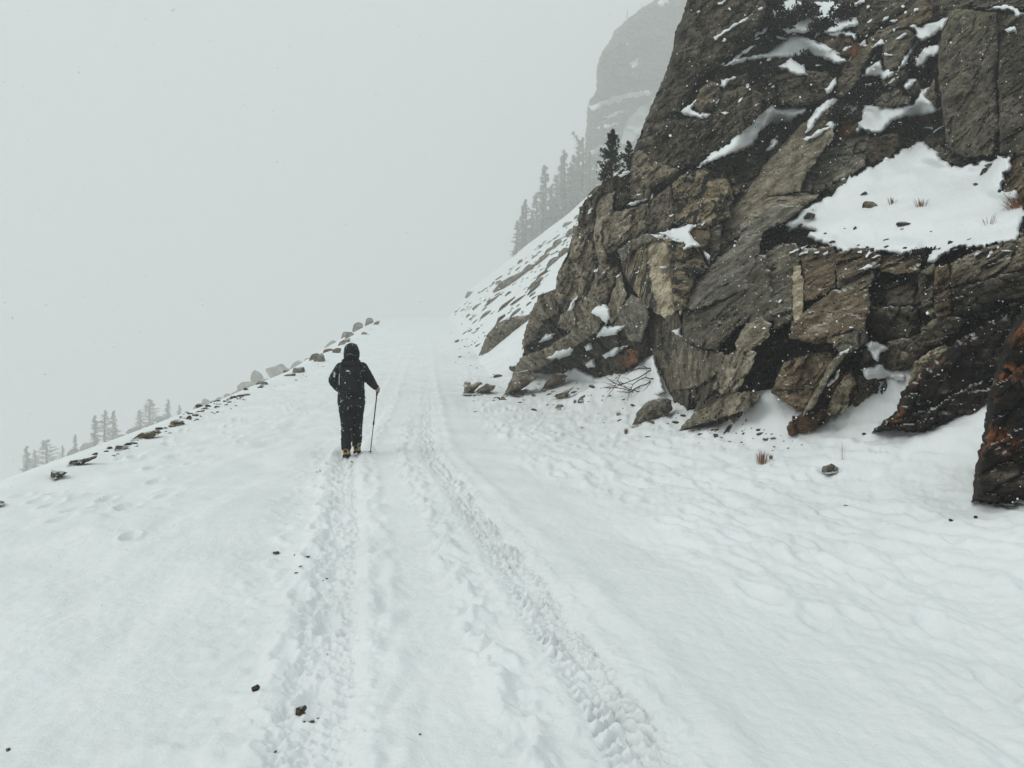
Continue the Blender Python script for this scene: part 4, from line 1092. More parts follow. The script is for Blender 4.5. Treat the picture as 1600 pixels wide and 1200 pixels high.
_keep = BVH
_fv, _ft = collect([fc])
BVH = BVHTree.FromPolygons([tuple(p) for p in _fv.tolist()], _ft.tolist())
for poly in [[(918, 168), (945, 154), (980, 144), (1012, 140), (1022, 146), (990, 152), (955, 163), (925, 174)], [(985, 178), (1012, 160), (1026, 148), (1024, 170), (1010, 196), (996, 214), (980, 226), (966, 222), (974, 202)],
             [(940, 182), (962, 174), (982, 172), (968, 180), (948, 187)], [(930, 200), (955, 192), (970, 190), (955, 198), (936, 204)], [(945, 214), (965, 206), (972, 208), (958, 218)], [(918, 236), (938, 226), (956, 222), (946, 236), (924, 244)],
             [(912, 264), (928, 254), (948, 248), (940, 268), (925, 284), (910, 282)], [(930, 290), (950, 276), (972, 262), (968, 280), (948, 300), (932, 306)], [(960, 238), (980, 232), (986, 244), (968, 256)], [(1028, 4), (1042, -6), (1048, 2), (1034, 12)], [(984, 96), (998, 92), (996, 106), (986, 108)], [(906, 312), (922, 300), (930, 306), (916, 324), (900, 330)]]:
    snow_patch(poly, 1.6, sp=2.4, rag=3.6, sm=6, parent=fc, edge=5.0, tilt=0.0)
BVH = _keep

# stones lying on the big ledge
G = 'stones on the snowy ledge'
def ledge_stone(px, py, w, flat, lab, grp=None):
    d = cast(px, py, 15.0)
    p = unproj(px, py, d); s = w / F * d / 2
    o = bpy.data.objects.new('stone', STONES[random.choice([0, 3, 4, 6])])
    o.scale = (s, s, s * flat * 1.5); o.location = p; o.rotation_euler = (random.uniform(-.3, .3), -.3 + random.uniform(-.3, .3), random.uniform(-3, 3))
    COL.objects.link(o); tag(o, lab, 'stone', grp)
ledge_stone(1361, 323, 30, .8, 'dark angular rock in the middle of the snowy ledge')
ledge_stone(1414, 350, 34, .35, 'flat brown rock barely showing through the snowy ledge')
ledge_stone(1525, 289, 11, 1.0, 'small dark stone at the right of the snowy ledge')
ledge_stone(1350, 303, 20, .4, 'thin dark rock above the angular rock on the ledge')
ledge_stone(1312, 290, 38, .6, 'grey rock at the upper left end of the snowy ledge')
ledge_stone(1262, 338, 30, .5, 'low grey rock under snow at the left end of the ledge')
ledge_stone(1336, 357, 10, .8, 'small dark stone below the angular rock on the ledge')
for x, y, w in [(1250, 353, 14), (1265, 360, 12), (1290, 365, 12), (1320, 357, 5), (1384, 375, 12), (1385, 386, 14), (1410, 358, 8), (1415, 388, 10), (1440, 394, 12), (1485, 380, 14), (1515, 374, 10), (1520, 384, 14), (1340, 384, 12), (1365, 390, 14), (1300, 378, 12), (1270, 328, 5), (1455, 362, 5), (1540, 268, 20), (1548, 258, 24)]:
    ledge_stone(x, y, w, .45, 'small dark stone along the lower rim of the snowy ledge' if y > 345 else 'small dark stone on the upper snowy ledge', G if y > 345 else 'stones on the upper snowy ledge')

# ------------------------------------------------------------------ plants
def leaf_cloud(n, rx, ry, rz, leaf, seed, up=.3, dome=True, elong=2.2):
    rg = np.random.default_rng(seed)
    c = rg.normal(size=(n, 3)); c /= np.linalg.norm(c, axis=1)[:, None]
    r = rg.random(n) ** .45
    c = c * r[:, None]
    lump = 1 + .35 * pn3(c * 2.3 + seed)
    c = c * lump[:, None]
    if dome: c[:, 2] = np.abs(c[:, 2])
    c = c * np.array([rx, ry, rz])
    a = rg.normal(size=(n, 3)); a[:, 2] += up; a /= np.linalg.norm(a, axis=1)[:, None]
    b = np.cross(a, rg.normal(size=(n, 3))); b /= np.linalg.norm(b, axis=1)[:, None]
    L = leaf * rg.uniform(.6, 1.4, n)[:, None]
    V = np.stack([c, c + a * L * elong * .5 + b * L * .5, c + a * L * elong, c + a * L * elong * .5 - b * L * .5], 1).reshape(-1, 3)
    i = np.arange(n) * 4
    T = np.concatenate([np.stack([i, i + 1, i + 2], 1), np.stack([i, i + 2, i + 3], 1)])
    return V, T

def tube_np(pts, radii, n=6):
    pts = np.asarray(pts, float); radii = np.asarray(radii, float)
    m = len(pts)
    tan = np.gradient(pts, axis=0); tan /= np.linalg.norm(tan, axis=1)[:, None] + 1e-9
    ref = np.array([0.31, 0.87, 0.12])
    A = np.cross(tan, ref); A /= np.linalg.norm(A, axis=1)[:, None] + 1e-9
    B = np.cross(tan, A)
    th = np.arange(n) / n * 2 * math.pi
    V = pts[:, None] + radii[:, None, None] * (np.cos(th)[None, :, None] * A[:, None] + np.sin(th)[None, :, None] * B[:, None])
    T = []
    for i in range(m - 1):
        for j in range(n):
            a = i * n + j; b = i * n + (j + 1) % n
            T += [(a, b, b + n), (a, b + n, a + n)]
    for j in range(1, n - 1): T += [(0, j + 1, j), ((m - 1) * n, (m - 1) * n + j, (m - 1) * n + j + 1)]
    return V.reshape(-1, 3), np.array(T)

def joinVT(parts):
    Vs, Ts, o = [], [], 0
    for V, T in parts:
        Vs.append(V); Ts.append(np.asarray(T) + o); o += len(V)
    return np.concatenate(Vs), np.concatenate(Ts)

def shrub(px, py, wpx, hpx, lab, mat='leaf', n=900, leaf=.05, seed=0, cat='shrub', name='shrub', group=None):
    d = cast(px, py, 20.0) - .22
    p = unproj(px, py, d)
    k = d / F
    e = empty(name, p)
    e.rotation_euler = (.5, 0, 0)
    V, T = leaf_cloud(n, wpx * k / 2, wpx * k * .35, hpx * k * .75, leaf, seed, .5)
    link_child('foliage', np_mesh('foliage', V, T, M[mat], False), e)
    st = []
    rg = np.random.default_rng(seed)
    for j in range(7):
        q = np.array([rg.uniform(-.35, .35) * wpx * k, rg.uniform(-.2, .2) * wpx * k, hpx * k * rg.uniform(.5, .85)])
        st.append(tube_np([(q[0] * .1, q[1] * .1, -.1), q * .5 + rg.normal(size=3) * .03, q], [.014, .009, .003], 5))
    V, T = joinVT(st)
    link_child('stem', np_mesh('stem', V, T, M['bark']), e)
    return tag(e, lab, cat, group)

def link_child(name, me, parent):
    o = bpy.data.objects.new(name, me); COL.objects.link(o); o.parent = parent
    return o

SHR = [(1222, 32, 44, 30, 'dark bushy shrub at the top of the cliff, left one of the snow dusted cluster', 'leaf', 1100, .05),
       (1256, 18, 48, 26, 'dark shrub in the middle of the snow dusted cluster at the cliff top', 'leaf', 1100, .05),
       (1283, 40, 42, 24, 'lowest dark shrub of the snow dusted cluster at the cliff top', 'leaf', 900, .05),
       (1205, 8, 40, 26, 'small dark shrub at the upper frame edge beside the cluster on the cliff top', 'leaf', 700, .05),
       (1316, 20, 44, 26, 'right one of the dark shrubs in the cluster at the cliff top', 'leaf', 900, .05),
       (1160, 62, 40, 18, 'low dark shrub beside the thin slanting snow line near the cliff top', 'leaf', 600, .045),
       (1192, 210, 40, 32, 'dark shrub growing in the sloping snow patch above the brown slab', 'leaf', 1000, .045),
       (1140, 250, 55, 26, 'low dark shrub hanging over the lower end of the sloping snow patch', 'leaf', 1100, .045),
       (1185, 108, 50, 22, 'low dark shrub under the thin snow line beside the olive block', 'leaf', 900, .045),
       (1262, 92, 52, 24, 'dark shrub in the middle of the high snow patch', 'leaf', 900, .045),
       (1335, 150, 48, 34, 'dark shrub at the foot of the upright slab on the upper cliff', 'leaf', 1100, .04),
       (1368, 128, 36, 24, 'dark shrub below the layered green block', 'leaf', 800, .04),
       (1310, 180, 44, 32, 'dark shrub above the grey broken rock of the middle cliff', 'leaf', 1000, .04),
       (1443, 95, 46, 50, 'dark brown shrub left of the tall rock pillar', 'heath', 1500, .036),
       (1420, 200, 66, 26, 'dark heath mat under the pillar, above the snowy ledge', 'heath', 1500, .032),
       (1262, 376, 50, 10, 'dark heath along the lower left rim of the snowy ledge', 'leaf', 800, .03),
       (1450, 395, 50, 10, 'dark heath along the lower right rim of the snowy ledge', 'leaf', 600, .026),
       (1378, 80, 24, 20, 'small dark shrub beside the layered green block', 'leaf', 500, .036),
       (958, 408, 26, 18, 'small dark shrub in the cleft left of the leaning block', 'leaf', 500, .04)]
for k, s in enumerate(SHR):
    shrub(s[0], s[1] + s[3] * .3, s[2], s[3], s[4], s[5], s[6], s[7], 300 + k)

def grass(px, py, wpx, hpx, lab, mat='dry', n=160, seed=0, on_cliff=True, lean=0.0, sink=.03, cat='grass tuft', wd=1.0):
    d = cast(px, py, 12.0) if on_cliff else ground_hit(px, py)
    p = unproj(px, py, d)
    if not on_cliff: p[2] = float(zbase(p[0], p[1]))
    k = d / F
    rg = np.random.default_rng(seed)
    V, T = [], []
    for j in range(n):
        a = rg.uniform(0, 6.28); sp = rg.random() ** .7
        b0 = np.array([math.cos(a) * sp * wpx * k * .22, math.sin(a) * sp * wpx * k * .22, -sink])
        tip = np.array([math.cos(a) * sp * wpx * k * .5 + lean * hpx * k, math.sin(a) * sp * wpx * k * .5, hpx * k * rg.uniform(.4, 1.0)])
        mid = .5 * (b0 + tip) + np.array([0, 0, .18 * hpx * k])
        w = np.array([-math.sin(a), math.cos(a), 0]) * .0035 * wd * (d / 10)
        o = len(V)
        V += [b0 - w, b0 + w, mid + w * .8, mid - w * .8, tip]
        T += [(o, o + 1, o + 2), (o, o + 2, o + 3), (o + 3, o + 2, o + 4)]
    e = bpy.data.objects.new('grass_tuft', np_mesh('grass_tuft', np.array(V), T, M[mat], False))
    e.location = p; COL.objects.link(e)
    return tag(e, lab, cat)
grass(1190, 722, 34, 22, 'tuft of dry brown grass standing in the snow bank below the cliff', 'dry', 95, 1, False, wd=.7)
grass(1204, 718, 12, 10, 'small sparse tuft right of the dry brown tuft on the bank', 'straw', 40, 12, False)
grass(1600, 345, 60, 50, 'large rust coloured grass clump at the right border by the ledge', 'dry', 420, 2, lean=-.3)
grass(1420, 195, 44, 28, 'rust red grass in the dark heath above the ledge', 'dry', 260, 3)
grass(1450, 188, 40, 20, 'brown grass beside the foot of the tall pillar', 'dry', 160, 4)
grass(1322, 212, 36, 22, 'orange brown grass tuft above the brown rock of the middle cliff', 'dry', 200, 5)
grass(1335, 88, 34, 20, 'faded brown grass beside the upright slab high on the cliff', 'dry', 140, 6)
grass(1395, 318, 24, 12, 'sparse straw stalks right of the angular rock on the ledge', 'straw', 22, 7)
grass(1440, 322, 34, 14, 'thin straw coloured stalks in the middle of the snowy ledge', 'dry', 40, 8)
grass(1545, 350, 34, 18, 'few thin stalks near the right end of the snowy ledge', 'straw', 14, 9)
grass(966, 652, 14, 12, 'pale dry tuft left of the rounded dark grey boulder', 'straw', 40, 10, False)
grass(978, 676, 14, 9, 'pale dry tuft in the trodden snow below the rounded boulder', 'straw', 40, 11, False)
grass(1316, 722, 12, 34, 'single thin dry stalk on the right snow bank above the square stone', 'straw', 3, 13, False)
grass(898, 630, 10, 8, 'few dry stalks beside the small brown rocks', 'straw', 20, 14, False)

# pile of dead branches under the overhanging block
def deadwood():
    d = ground_hit(1000, 612)
    e = empty('dead_branch', unproj(1030, 600, d))
    rg = np.random.default_rng(5)
    def pt(px, py, dd=0): return unproj(px, py, d + dd) - np.array(e.location)
    mains = [((1040, 570), (1005, 585), (975, 600), (938, 606)), ((1034, 600), (1000, 612), (975, 606), (955, 596)), ((1036, 585), (1010, 600), (985, 613), (962, 611)), ((1030, 602), (995, 615), (965, 605), (945, 607)), ((1036, 578), (1000, 575), (975, 582), (960, 592)), ((1030, 592), (1008, 590), (990, 600), (978, 616))]
    for j, mn in enumerate(mains):
        dz = rg.uniform(-.3, .3)
        P = np.array([pt(x, y, dz + .08 * i) for i, (x, y) in enumerate(mn)])
        tt = np.linspace(0, 3, 10)
        C = np.stack([np.interp(tt, range(4), P[:, c]) for c in range(3)], 1) + rg.normal(size=(10, 3)) * .012
        parts = [tube_np(C, np.linspace(.020, .005, 10), 6)]
        for q in range(7):
            i = rg.integers(2, 9)
            dirv = C[i] - C[i - 1]; dirv /= np.linalg.norm(dirv)
            dirv = dirv + rg.normal(size=3) * .55; dirv /= np.linalg.norm(dirv)
            L = rg.uniform(.2, .5)
            parts.append(tube_np([C[i], C[i] + dirv * L * .5 + rg.normal(size=3) * .02, C[i] + dirv * L], [.009, .006, .003], 5))
        V, T = joinVT(parts)
        link_child('twig', np_mesh('twig', V, T, M['twig']), e)
    tag(e, 'pile of bare dead branches on the snow beneath the overhanging block', 'branches')
deadwood()

# ------------------------------------------------------------------ conifers
def conifer_meshes(h, seed, mat, spread=.22, tufts=7, nb=46, needle=.05, lo=.08, uplift=.35, bare=0.0, curl=0.0):
    rg = np.random.default_rng(seed)
    tt = np.linspace(0, 1, 9)
    wob = np.cumsum(rg.normal(size=(9, 2)) * .006 * h, axis=0)
    top = np.stack([wob[:, 0] + curl * h * np.maximum(0, tt - .8) ** 2 * 8, wob[:, 1], tt * h - .25 * (tt == 0)], 1)
    rad = .022 * h * (1 - tt) ** .8 + .004 * h
    trunk = [tube_np(top, rad, 7)]
    NV, NT = [], []
    for b in range(nb):
        f = lo + (1 - lo) * (b + rg.random()) / nb
        if rg.random() < bare: continue
        z = f * h
        base = np.array([np.interp(f, tt, top[:, 0]), np.interp(f, tt, top[:, 1]), z])
        a = rg.uniform(0, 6.28)
        L = h * spread * ((1 - f) ** .85 + .05) * rg.uniform(.5, 1.2)
        dr = np.array([math.cos(a), math.sin(a), uplift * rg.uniform(.2, 1.5)])
        end = base + dr * L
        trunk.append(tube_np([base, .5 * (base + end) - np.array([0, 0, .06 * L]), end], [.006 * h * (1 - f) + .002 * h, .004 * h * (1 - f) + .0015 * h, .001 * h], 4))
        for q in range(tufts):
            s = .25 + .8 * (q + rg.random()) / tufts
            c = base + (end - base) * s + rg.normal(size=3) * L * .06
            m = 8
            dirs = rg.normal(size=(m, 3)) * .7 + dr / np.linalg.norm(dr) * .6 + np.array([0, 0, .4])
            dirs /= np.linalg.norm(dirs, axis=1)[:, None]
            side = np.cross(dirs, rg.normal(size=(m, 3))); side /= np.linalg.norm(side, axis=1)[:, None]
            ln = needle * h * rg.uniform(.6, 1.2, m)[:, None]
            V = np.stack([c - side * ln * .16, c + side * ln * .16, c + dirs * ln], 1).reshape(-1, 3)
            NT.append(np.arange(m * 3).reshape(-1, 3) + sum(len(v) for v in NV) if False else np.arange(m * 3).reshape(-1, 3))
            NV.append(V)
    V, T = joinVT(trunk)
    tm = np_mesh('trunk', V, T, M['bark'])
    V, T = joinVT(list(zip(NV, NT))) if NV else (np.zeros((3, 3)), np.array([[0, 1, 2]]))
    cm = np_mesh('crown', V, T, M[mat], False)
    return tm, cm

def place_tree(meshes, loc, s, lab, group=None, name='conifer', cat='conifer', rz=None):
    e = empty(name, loc)
    e.scale = (s, s, s); e.rotation_euler = (0, 0, random.uniform(0, 6.28) if rz is None else rz)
    link_child('trunk', meshes[0], e); link_child('crown', meshes[1], e)
    return tag(e, lab, cat, group)

pine = conifer_meshes(1.52, 21, 'needle', spread=.30, tufts=10, nb=84, needle=.052, lo=.02, uplift=.9)
pine2 = conifer_meshes(.96, 22, 'needle', spread=.30, tufts=9, nb=50, needle=.07, lo=.02, uplift=1.1)
dp = 22.2
place_tree(pine, tuple(unproj(957, 288, dp)), 1.0, 'dark green young pine on the cliff shoulder, the tallest of the near trees', name='pine_tree', cat='pine', rz=0)
place_tree(pine2, tuple(unproj(981, 272, dp + .2)), .95, 'small dark pine close to the right of the young pine on the cliff shoulder', name='pine_tree', cat='pine', rz=1)
place_tree(pine2, tuple(unproj(943, 290, dp)), .6, 'lowest bushy pine close to the left foot of the young pine on the shoulder', name='pine_tree', cat='pine', rz=2)

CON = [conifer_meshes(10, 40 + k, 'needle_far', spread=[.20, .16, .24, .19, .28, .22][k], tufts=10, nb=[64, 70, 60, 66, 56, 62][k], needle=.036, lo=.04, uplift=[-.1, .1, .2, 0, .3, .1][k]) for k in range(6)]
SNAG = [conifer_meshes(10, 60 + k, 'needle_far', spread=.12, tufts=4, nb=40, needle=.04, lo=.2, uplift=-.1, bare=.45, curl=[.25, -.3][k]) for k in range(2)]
TR = [(806, 345), (815, 322), (823, 312), (832, 330), (840, 302), (848, 298), (855, 260), (863, 290), (870, 275), (877, 230), (884, 240), (891, 254), (898, 242), (905, 202), (912, 216), (920, 236), (928, 244), (850, 328), (866, 312), (880, 284), (895, 288), (910, 272), (836, 345), (820, 350), (872, 300), (902, 262), (915, 255)]
for k, (px, ty) in enumerate(TR):
    by = 402 - (px - 806) * .66 + 4
    d = 262 + (k * 7) % 32
    X = (px - 800) / F * d
    zg = float(zbase(X, d))
    ybase = 600 - zg / d * F
    h = max(4.0, (ybase - ty) / F * d)
    snag = px in (877, 905)
    m = SNAG[k % 2] if snag else CON[k % 6]
    lab = {877: 'pale dead topped conifer with a bent tip, left of the two snags', 905: 'tallest snag with a hooked tip in the misty stand on the ridge', 806: 'lowest conifer at the left end of the misty stand on the ridge',
           855: 'narrow pointed conifer standing above the lower part of the misty stand'}.get(px, 'misty conifer in the dense stand on the ridge behind the talus')
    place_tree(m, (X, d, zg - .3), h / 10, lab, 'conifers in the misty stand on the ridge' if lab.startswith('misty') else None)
for k, (px, ty, by, d, lab) in enumerate([(75, 690, 745, 0, 'bushy conifer in the mist at the lower left, nearest the road edge'), (43, 700, 742, 0, 'faint slim conifer at the far left'), (54, 706, 742, 0, 'faint small conifer between the far left one and the bushy one'),
                                          (163, 644, 686, 0, 'left one of the twin conifers in the mist on the left hillside'), (176, 645, 690, 0, 'right one of the twin conifers in the mist on the left hillside'), (148, 652, 692, 0, 'slim faint conifer just left of the twin conifers'),
                                          (232, 626, 668, 0, 'broad conifer in the mist between the twin conifers and the rubble'), (219, 642, 668, 0, 'small conifer against the left side of the broad one'), (262, 626, 656, 0, 'faint thin conifer right of the broad one'),
                                          (280, 634, 652, 0, 'faintest little conifer right of the thin one'), (98, 697, 712, 0, 'tiny faint conifer right of the bushy one'), (118, 680, 700, 0, 'tiny faint tree trunk left of the slim conifer'), (90, 722, 738, 0, 'low bush like conifer at the right foot of the bushy one')]):
    by += 3
    r = Vector(((px - 800) / F, 1.0, (600 - by) / F)); L = r.length
    hh = HBVH.ray_cast(Vector((0, 0, 0)), r / L)
    d = hh[0].y if hh[0] is not None else 258.0
    h = (by - ty) / F * d * 1.05
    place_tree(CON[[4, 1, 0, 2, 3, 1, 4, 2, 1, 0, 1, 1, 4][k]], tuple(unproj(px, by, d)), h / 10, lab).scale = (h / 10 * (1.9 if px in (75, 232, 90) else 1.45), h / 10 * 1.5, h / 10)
for k, (px, py, h) in enumerate([(980, 30, 7), (1003, 12, 5)]):
    d = 392
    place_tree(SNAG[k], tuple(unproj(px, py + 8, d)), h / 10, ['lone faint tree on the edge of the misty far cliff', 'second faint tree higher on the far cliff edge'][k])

# ------------------------------------------------------------------ the walker
HD = 12.3
HX, HY = (549 - 800) / F * HD, HD
HZ = float(zbase(HX, HY))
PXM = F / HD

def shape(name, pieces, voxel, mat, parent=None, smooth=4, disp=None):
    V, T = joinVT(pieces)
    me = np_mesh(name, V, T, None)
    tmp = bpy.data.objects.new('temporary', me); COL.objects.link(tmp)
    r = tmp.modifiers.new('r', 'REMESH'); r.mode = 'VOXEL'; r.voxel_size = voxel
    if smooth:
        s = tmp.modifiers.new('s', 'SMOOTH'); s.factor = .5; s.iterations = smooth
    dg = bpy.context.evaluated_depsgraph_get()
    dg.update()
    out = bpy.data.meshes.new_from_object(tmp.evaluated_get(dg))
    bpy.data.objects.remove(tmp); bpy.data.meshes.remove(me)
    out.name = name
    if disp is not None:
        n = len(out.vertices)
        co = np.empty(n * 3, np.float32); out.vertices.foreach_get('co', co); co = co.reshape(-1, 3)
        nr = np.empty(n * 3, np.float32); out.vertices.foreach_get('normal', nr); nr = nr.reshape(-1, 3)
        co = co + nr * disp(co)[:, None]
        out.vertices.foreach_set('co', co.astype(np.float32).ravel()); out.update()
    out.polygons.foreach_set('use_smooth', np.ones(len(out.polygons), bool))
    out.materials.clear(); out.materials.append(mat)
    if parent is None:
        o = bpy.data.objects.new(name, out); COL.objects.link(o); return o
    return link_child(name, out, parent)

def loft(rings, n=18):
    """rings: (x, y, z, rx, ry[, tilt]) stacked from bottom to top, horizontal ellipses"""
    th = np.arange(n) / n * 2 * math.pi
    V = []
    for r in rings:
        x, y, z, a, b = r[:5]
        V.append(np.stack([x + a * np.cos(th), y + b * np.sin(th), z + 0 * th], 1))
    V = np.concatenate(V); T = []
    m = len(rings)
    for i in range(m - 1):
        for j in range(n):
            p = i * n + j; q = i * n + (j + 1) % n
            T += [(p, q, q + n), (p, q + n, p + n)]
    for j in range(1, n - 1): T += [(0, j + 1, j), ((m - 1) * n, (m - 1) * n + j, (m - 1) * n + j + 1)]
    return V, np.array(T)

def limb(pts, rad, n=14, k=14):
    pts = np.asarray(pts, float); m = len(pts)
    s = np.linspace(0, m - 1, k)
    P = np.stack([np.interp(s, range(m), pts[:, c]) for c in range(3)], 1)
    for _ in range(2): P[1:-1] = .25 * P[:-2] + .5 * P[1:-1] + .25 * P[2:]
    R = np.interp(s, range(m), rad)
    # rounded ends
    d0 = P[0] - P[1]; d0 /= np.linalg.norm(d0); d1 = P[-1] - P[-2]; d1 /= np.linalg.norm(d1)
    P = np.concatenate([[P[0] + d0 * R[0] * .8, P[0] + d0 * R[0] * .5], P, [P[-1] + d1 * R[-1] * .5, P[-1] + d1 * R[-1] * .8]])
    R = np.concatenate([[R[0] * .35, R[0] * .8], R, [R[-1] * .8, R[-1] * .35]])
    return tube_np(P, R, n)

def ball(c, r, sub=3):
    bm = bmesh.new(); bmesh.ops.create_icosphere(bm, subdivisions=sub, radius=1)
    V = np.array([v.co[:] for v in bm.verts]) * np.asarray(r) + np.asarray(c)
    T = np.array([[v.index for v in f.verts] for f in bm.faces]); bm.free()
    return V, T

def rbox(c, s, sub=3, p=3.6):
    """rounded box (superellipsoid)"""
    V, T = ball((0, 0, 0), (1, 1, 1), 4)
    n = (np.abs(V) ** p).sum(1) ** (-1 / p)
    return V * n[:, None] * np.asarray(s) / 2 + np.asarray(c), T

SL, SR = (-.155, -.01, 1.40), (.158, -.01, 1.41)
EL_, ER_ = (-.285, -.03, 1.20), (.285, .0, 1.215)
WL, WR = (-.215, .13, 1.07), (.365, .16, 1.085)
HIPL, HIPR = (-.085, 0, .90), (.085, 0, .90)
KL, KR = (-.072, .0, .50), (.070, .15, .52)
AL, AR = (-.064, -.12, .10), (.066, .14, .14)

grip = np.array([.392, .185, 1.055])
def body():
    P = [loft([(0, 0, .86, .155, .11), (0, 0, .95, .165, .115), (0, .0, 1.08, .14, .10), (0, -.005, 1.25, .16, .115), (0, -.01, 1.38, .175, .115), (0, -.01, 1.45, .14, .08), (0, 0, 1.50, .06, .06)]),
         limb([(0, 0, 1.46), (0, .02, 1.58)], [.062, .056]),
         ball((0, .035, 1.655), (.076, .098, .115)), ball((0, .125, 1.645), (.014, .020, .024), 2), ball((0, .11, 1.66), (.05, .025, .045), 2),
         ball((-.078, .03, 1.65), (.012, .022, .032), 2), ball((.078, .03, 1.65), (.012, .022, .032), 2), ball((0, .118, 1.605), (.026, .012, .008), 2), ball((0, .10, 1.575), (.035, .028, .02), 2),
         limb([SL, EL_, WL], [.055, .042, .028]), limb([SR, ER_, WR], [.055, .042, .028]),
         limb([HIPL, KL, AL], [.09, .058, .038]), limb([HIPR, KR, AR], [.09, .058, .038])]
    # right hand closed round the grip
    w = np.array(WR); g = grip
    P.append(ball((w + g) / 2 + np.array([-.012, 0, .012]), (.032, .05, .042), 3))
    for i in range(4):
        z = .032 - .021 * i
        L = [1.0, 1.08, 1.0, .82][i]
        a = g + np.array([-.012, -.038, z]); b = g + np.array([.030 * L, -.028, z]); c = g + np.array([.036 * L, .008, z - .003]); e = g + np.array([.008, .026, z - .004])
        P.append(limb([a, b, c, e], [.0105, .0100, .0092, .0080], 8, 9))
    P.append(limb([g + np.array([-.028, -.015, .02]), g + np.array([-.022, .022, .032]), g + np.array([.006, .032, .036])], [.013, .0115, .0095], 8, 8))
    # left hand, half closed, resting in front of the hip
    w = np.array(WL); f = np.array([.35, .8, -.35]); f /= np.linalg.norm(f)
    P.append(ball(w + f * .05, (.038, .048, .028), 3))
    for i in range(4):
        o = np.array([.0, 0, .0]) + np.array([.022 - .0, -.01, .026 - .018 * i])
        a = w + f * .075 + o * .9
        P.append(limb([a, a + f * .04, a + f * .055 + np.array([.03, -.01, -.02]), a + f * .035 + np.array([.045, -.02, -.03])], [.010, .0098, .009, .008], 8, 9))
    P.append(limb([w + f * .03 + np.array([.02, 0, .02]), w + f * .06 + np.array([.04, 0, .03]), w + f * .09 + np.array([.045, 0, .02])], [.012, .011, .009], 8, 8))
    return P
person = empty('person', (HX, HY, HZ))
person.rotation_euler = (0, 0, math.radians(4))
skin = shape('body', body(), .0065, M['skin'], person, 2)
for s in (-1, 1):
    link_child('eye', np_mesh('eye', *ball((.03 * s, .126, 1.668), (.011, .008, .008), 2), M['white']), person)
shape('hair', [ball((0, .022, 1.685), (.083, .098, .098))], .01, M['hair'], person, 2)

def wrinkle(k, a):
    return lambda co: a * (pn3(co * np.array([9, 9, 20]) * k + 3) + .6 * pn3(co * np.array([20, 20, 46]) * k + 8))
shape('jacket', [loft([(.0, .0, .80, .215, .165), (.0, 0, .86, .222, .170), (0, 0, .98, .215, .165), (0, -.005, 1.15, .205, .160), (0, -.01, 1.30, .222, .160), (0, -.01, 1.37, .222, .150), (0, -.005, 1.43, .200, .135), (0, 0, 1.48, .158, .118), (0, .01, 1.53, .115, .10)]),
                 limb([SL, EL_, WL], [.098, .086, .064]), limb([SR, ER_, tuple(np.array(WR) * .92 + np.array(ER_) * .08)], [.098, .082, .052])],
      .011, M['black_cloth'], person, 3, wrinkle(1.0, .007))
# hood: open at the face
hp = [loft([(0, .0, 1.47, .10, .10), (0, -.01, 1.53, .122, .125), (0, -.005, 1.60, .122, .135), (0, 0, 1.68, .118, .138), (0, .01, 1.745, .10, .12), (0, .02, 1.785, .06, .075), (0, .025, 1.797, .02, .03)]),
      limb([(-.10, .13, 1.56), (-.107, .15, 1.66), (-.06, .15, 1.765), (0, .15, 1.79), (.06, .15, 1.765), (.107, .15, 1.66), (.10, .13, 1.56)], [.014] * 7, 8, 24)]
hood = shape('hood', hp, .010, M['black_cloth'], person, 3, wrinkle(1.3, .005))
bm = bmesh.new(); bm.from_mesh(hood.data)
bmesh.ops.delete(bm, geom=[v for v in bm.verts if v.co.y > .095 and abs(v.co.x) < .085 and 1.55 < v.co.z < 1.745], context='VERTS')
bm.to_mesh(hood.data); bm.free()
link_child('hood_cord', np_mesh('hood_cord', *tube_np([(-.05, -.150, 1.595), (-.025, -.152, 1.612), (0, -.153, 1.617), (.025, -.152, 1.612), (.05, -.150, 1.595)], [.005] * 5, 6), M['greyprint']), person)
shape('trousers', [loft([(0, 0, .78, .17, .135), (0, 0, .88, .185, .145), (0, 0, .98, .175, .135)]),
                   limb([HIPL, (-.088, 0, .78), KL, (-.068, -.07, .28), (AL[0], AL[1], .13)], [.132, .116, .090, .086, .080]),
                   limb([HIPR, (.088, .05, .78), KR, (.068, .14, .30), (AR[0], AR[1], .17)], [.132, .116, .090, .084, .078])],
      .011, M['black_trouser'], person, 3, wrinkle(.8, .010))
for (a, lift, tip) in ((AL, 0.0, .0), (AR, .035, .05)):
    x, y = a[0], a[1]
    b = shape('boot', [rbox((x, y + .065, .065 + lift), (.098, .275, .085)), loft([(x, y - .01, .06 + lift, .050, .066), (x, y - .01, .12 + lift, .052, .062), (x, y, .19 + lift, .053, .060)]), ball((x, y - .045, .085 + lift), (.046, .045, .06))],
              .008, M['boot'], person, 2)
    shape('sole', [rbox((x, y + .065, .022 + lift), (.106, .292, .036))] + [rbox((x + sx * .032, y + yy, .003 + lift), (.034, .036, .026)) for sx in (-1, 1) for yy in (-.055, 0.0, .12, .17)], .006, M['sole'], b, 1)
    link_child('heel_strap', np_mesh('heel_strap', *rbox((x, y - .086, .095 + lift), (.05, .018, .05)), M['sole']), b)
tag(person, 'person in black hooded jacket and trousers walking away up the snowy road with pole', 'person')

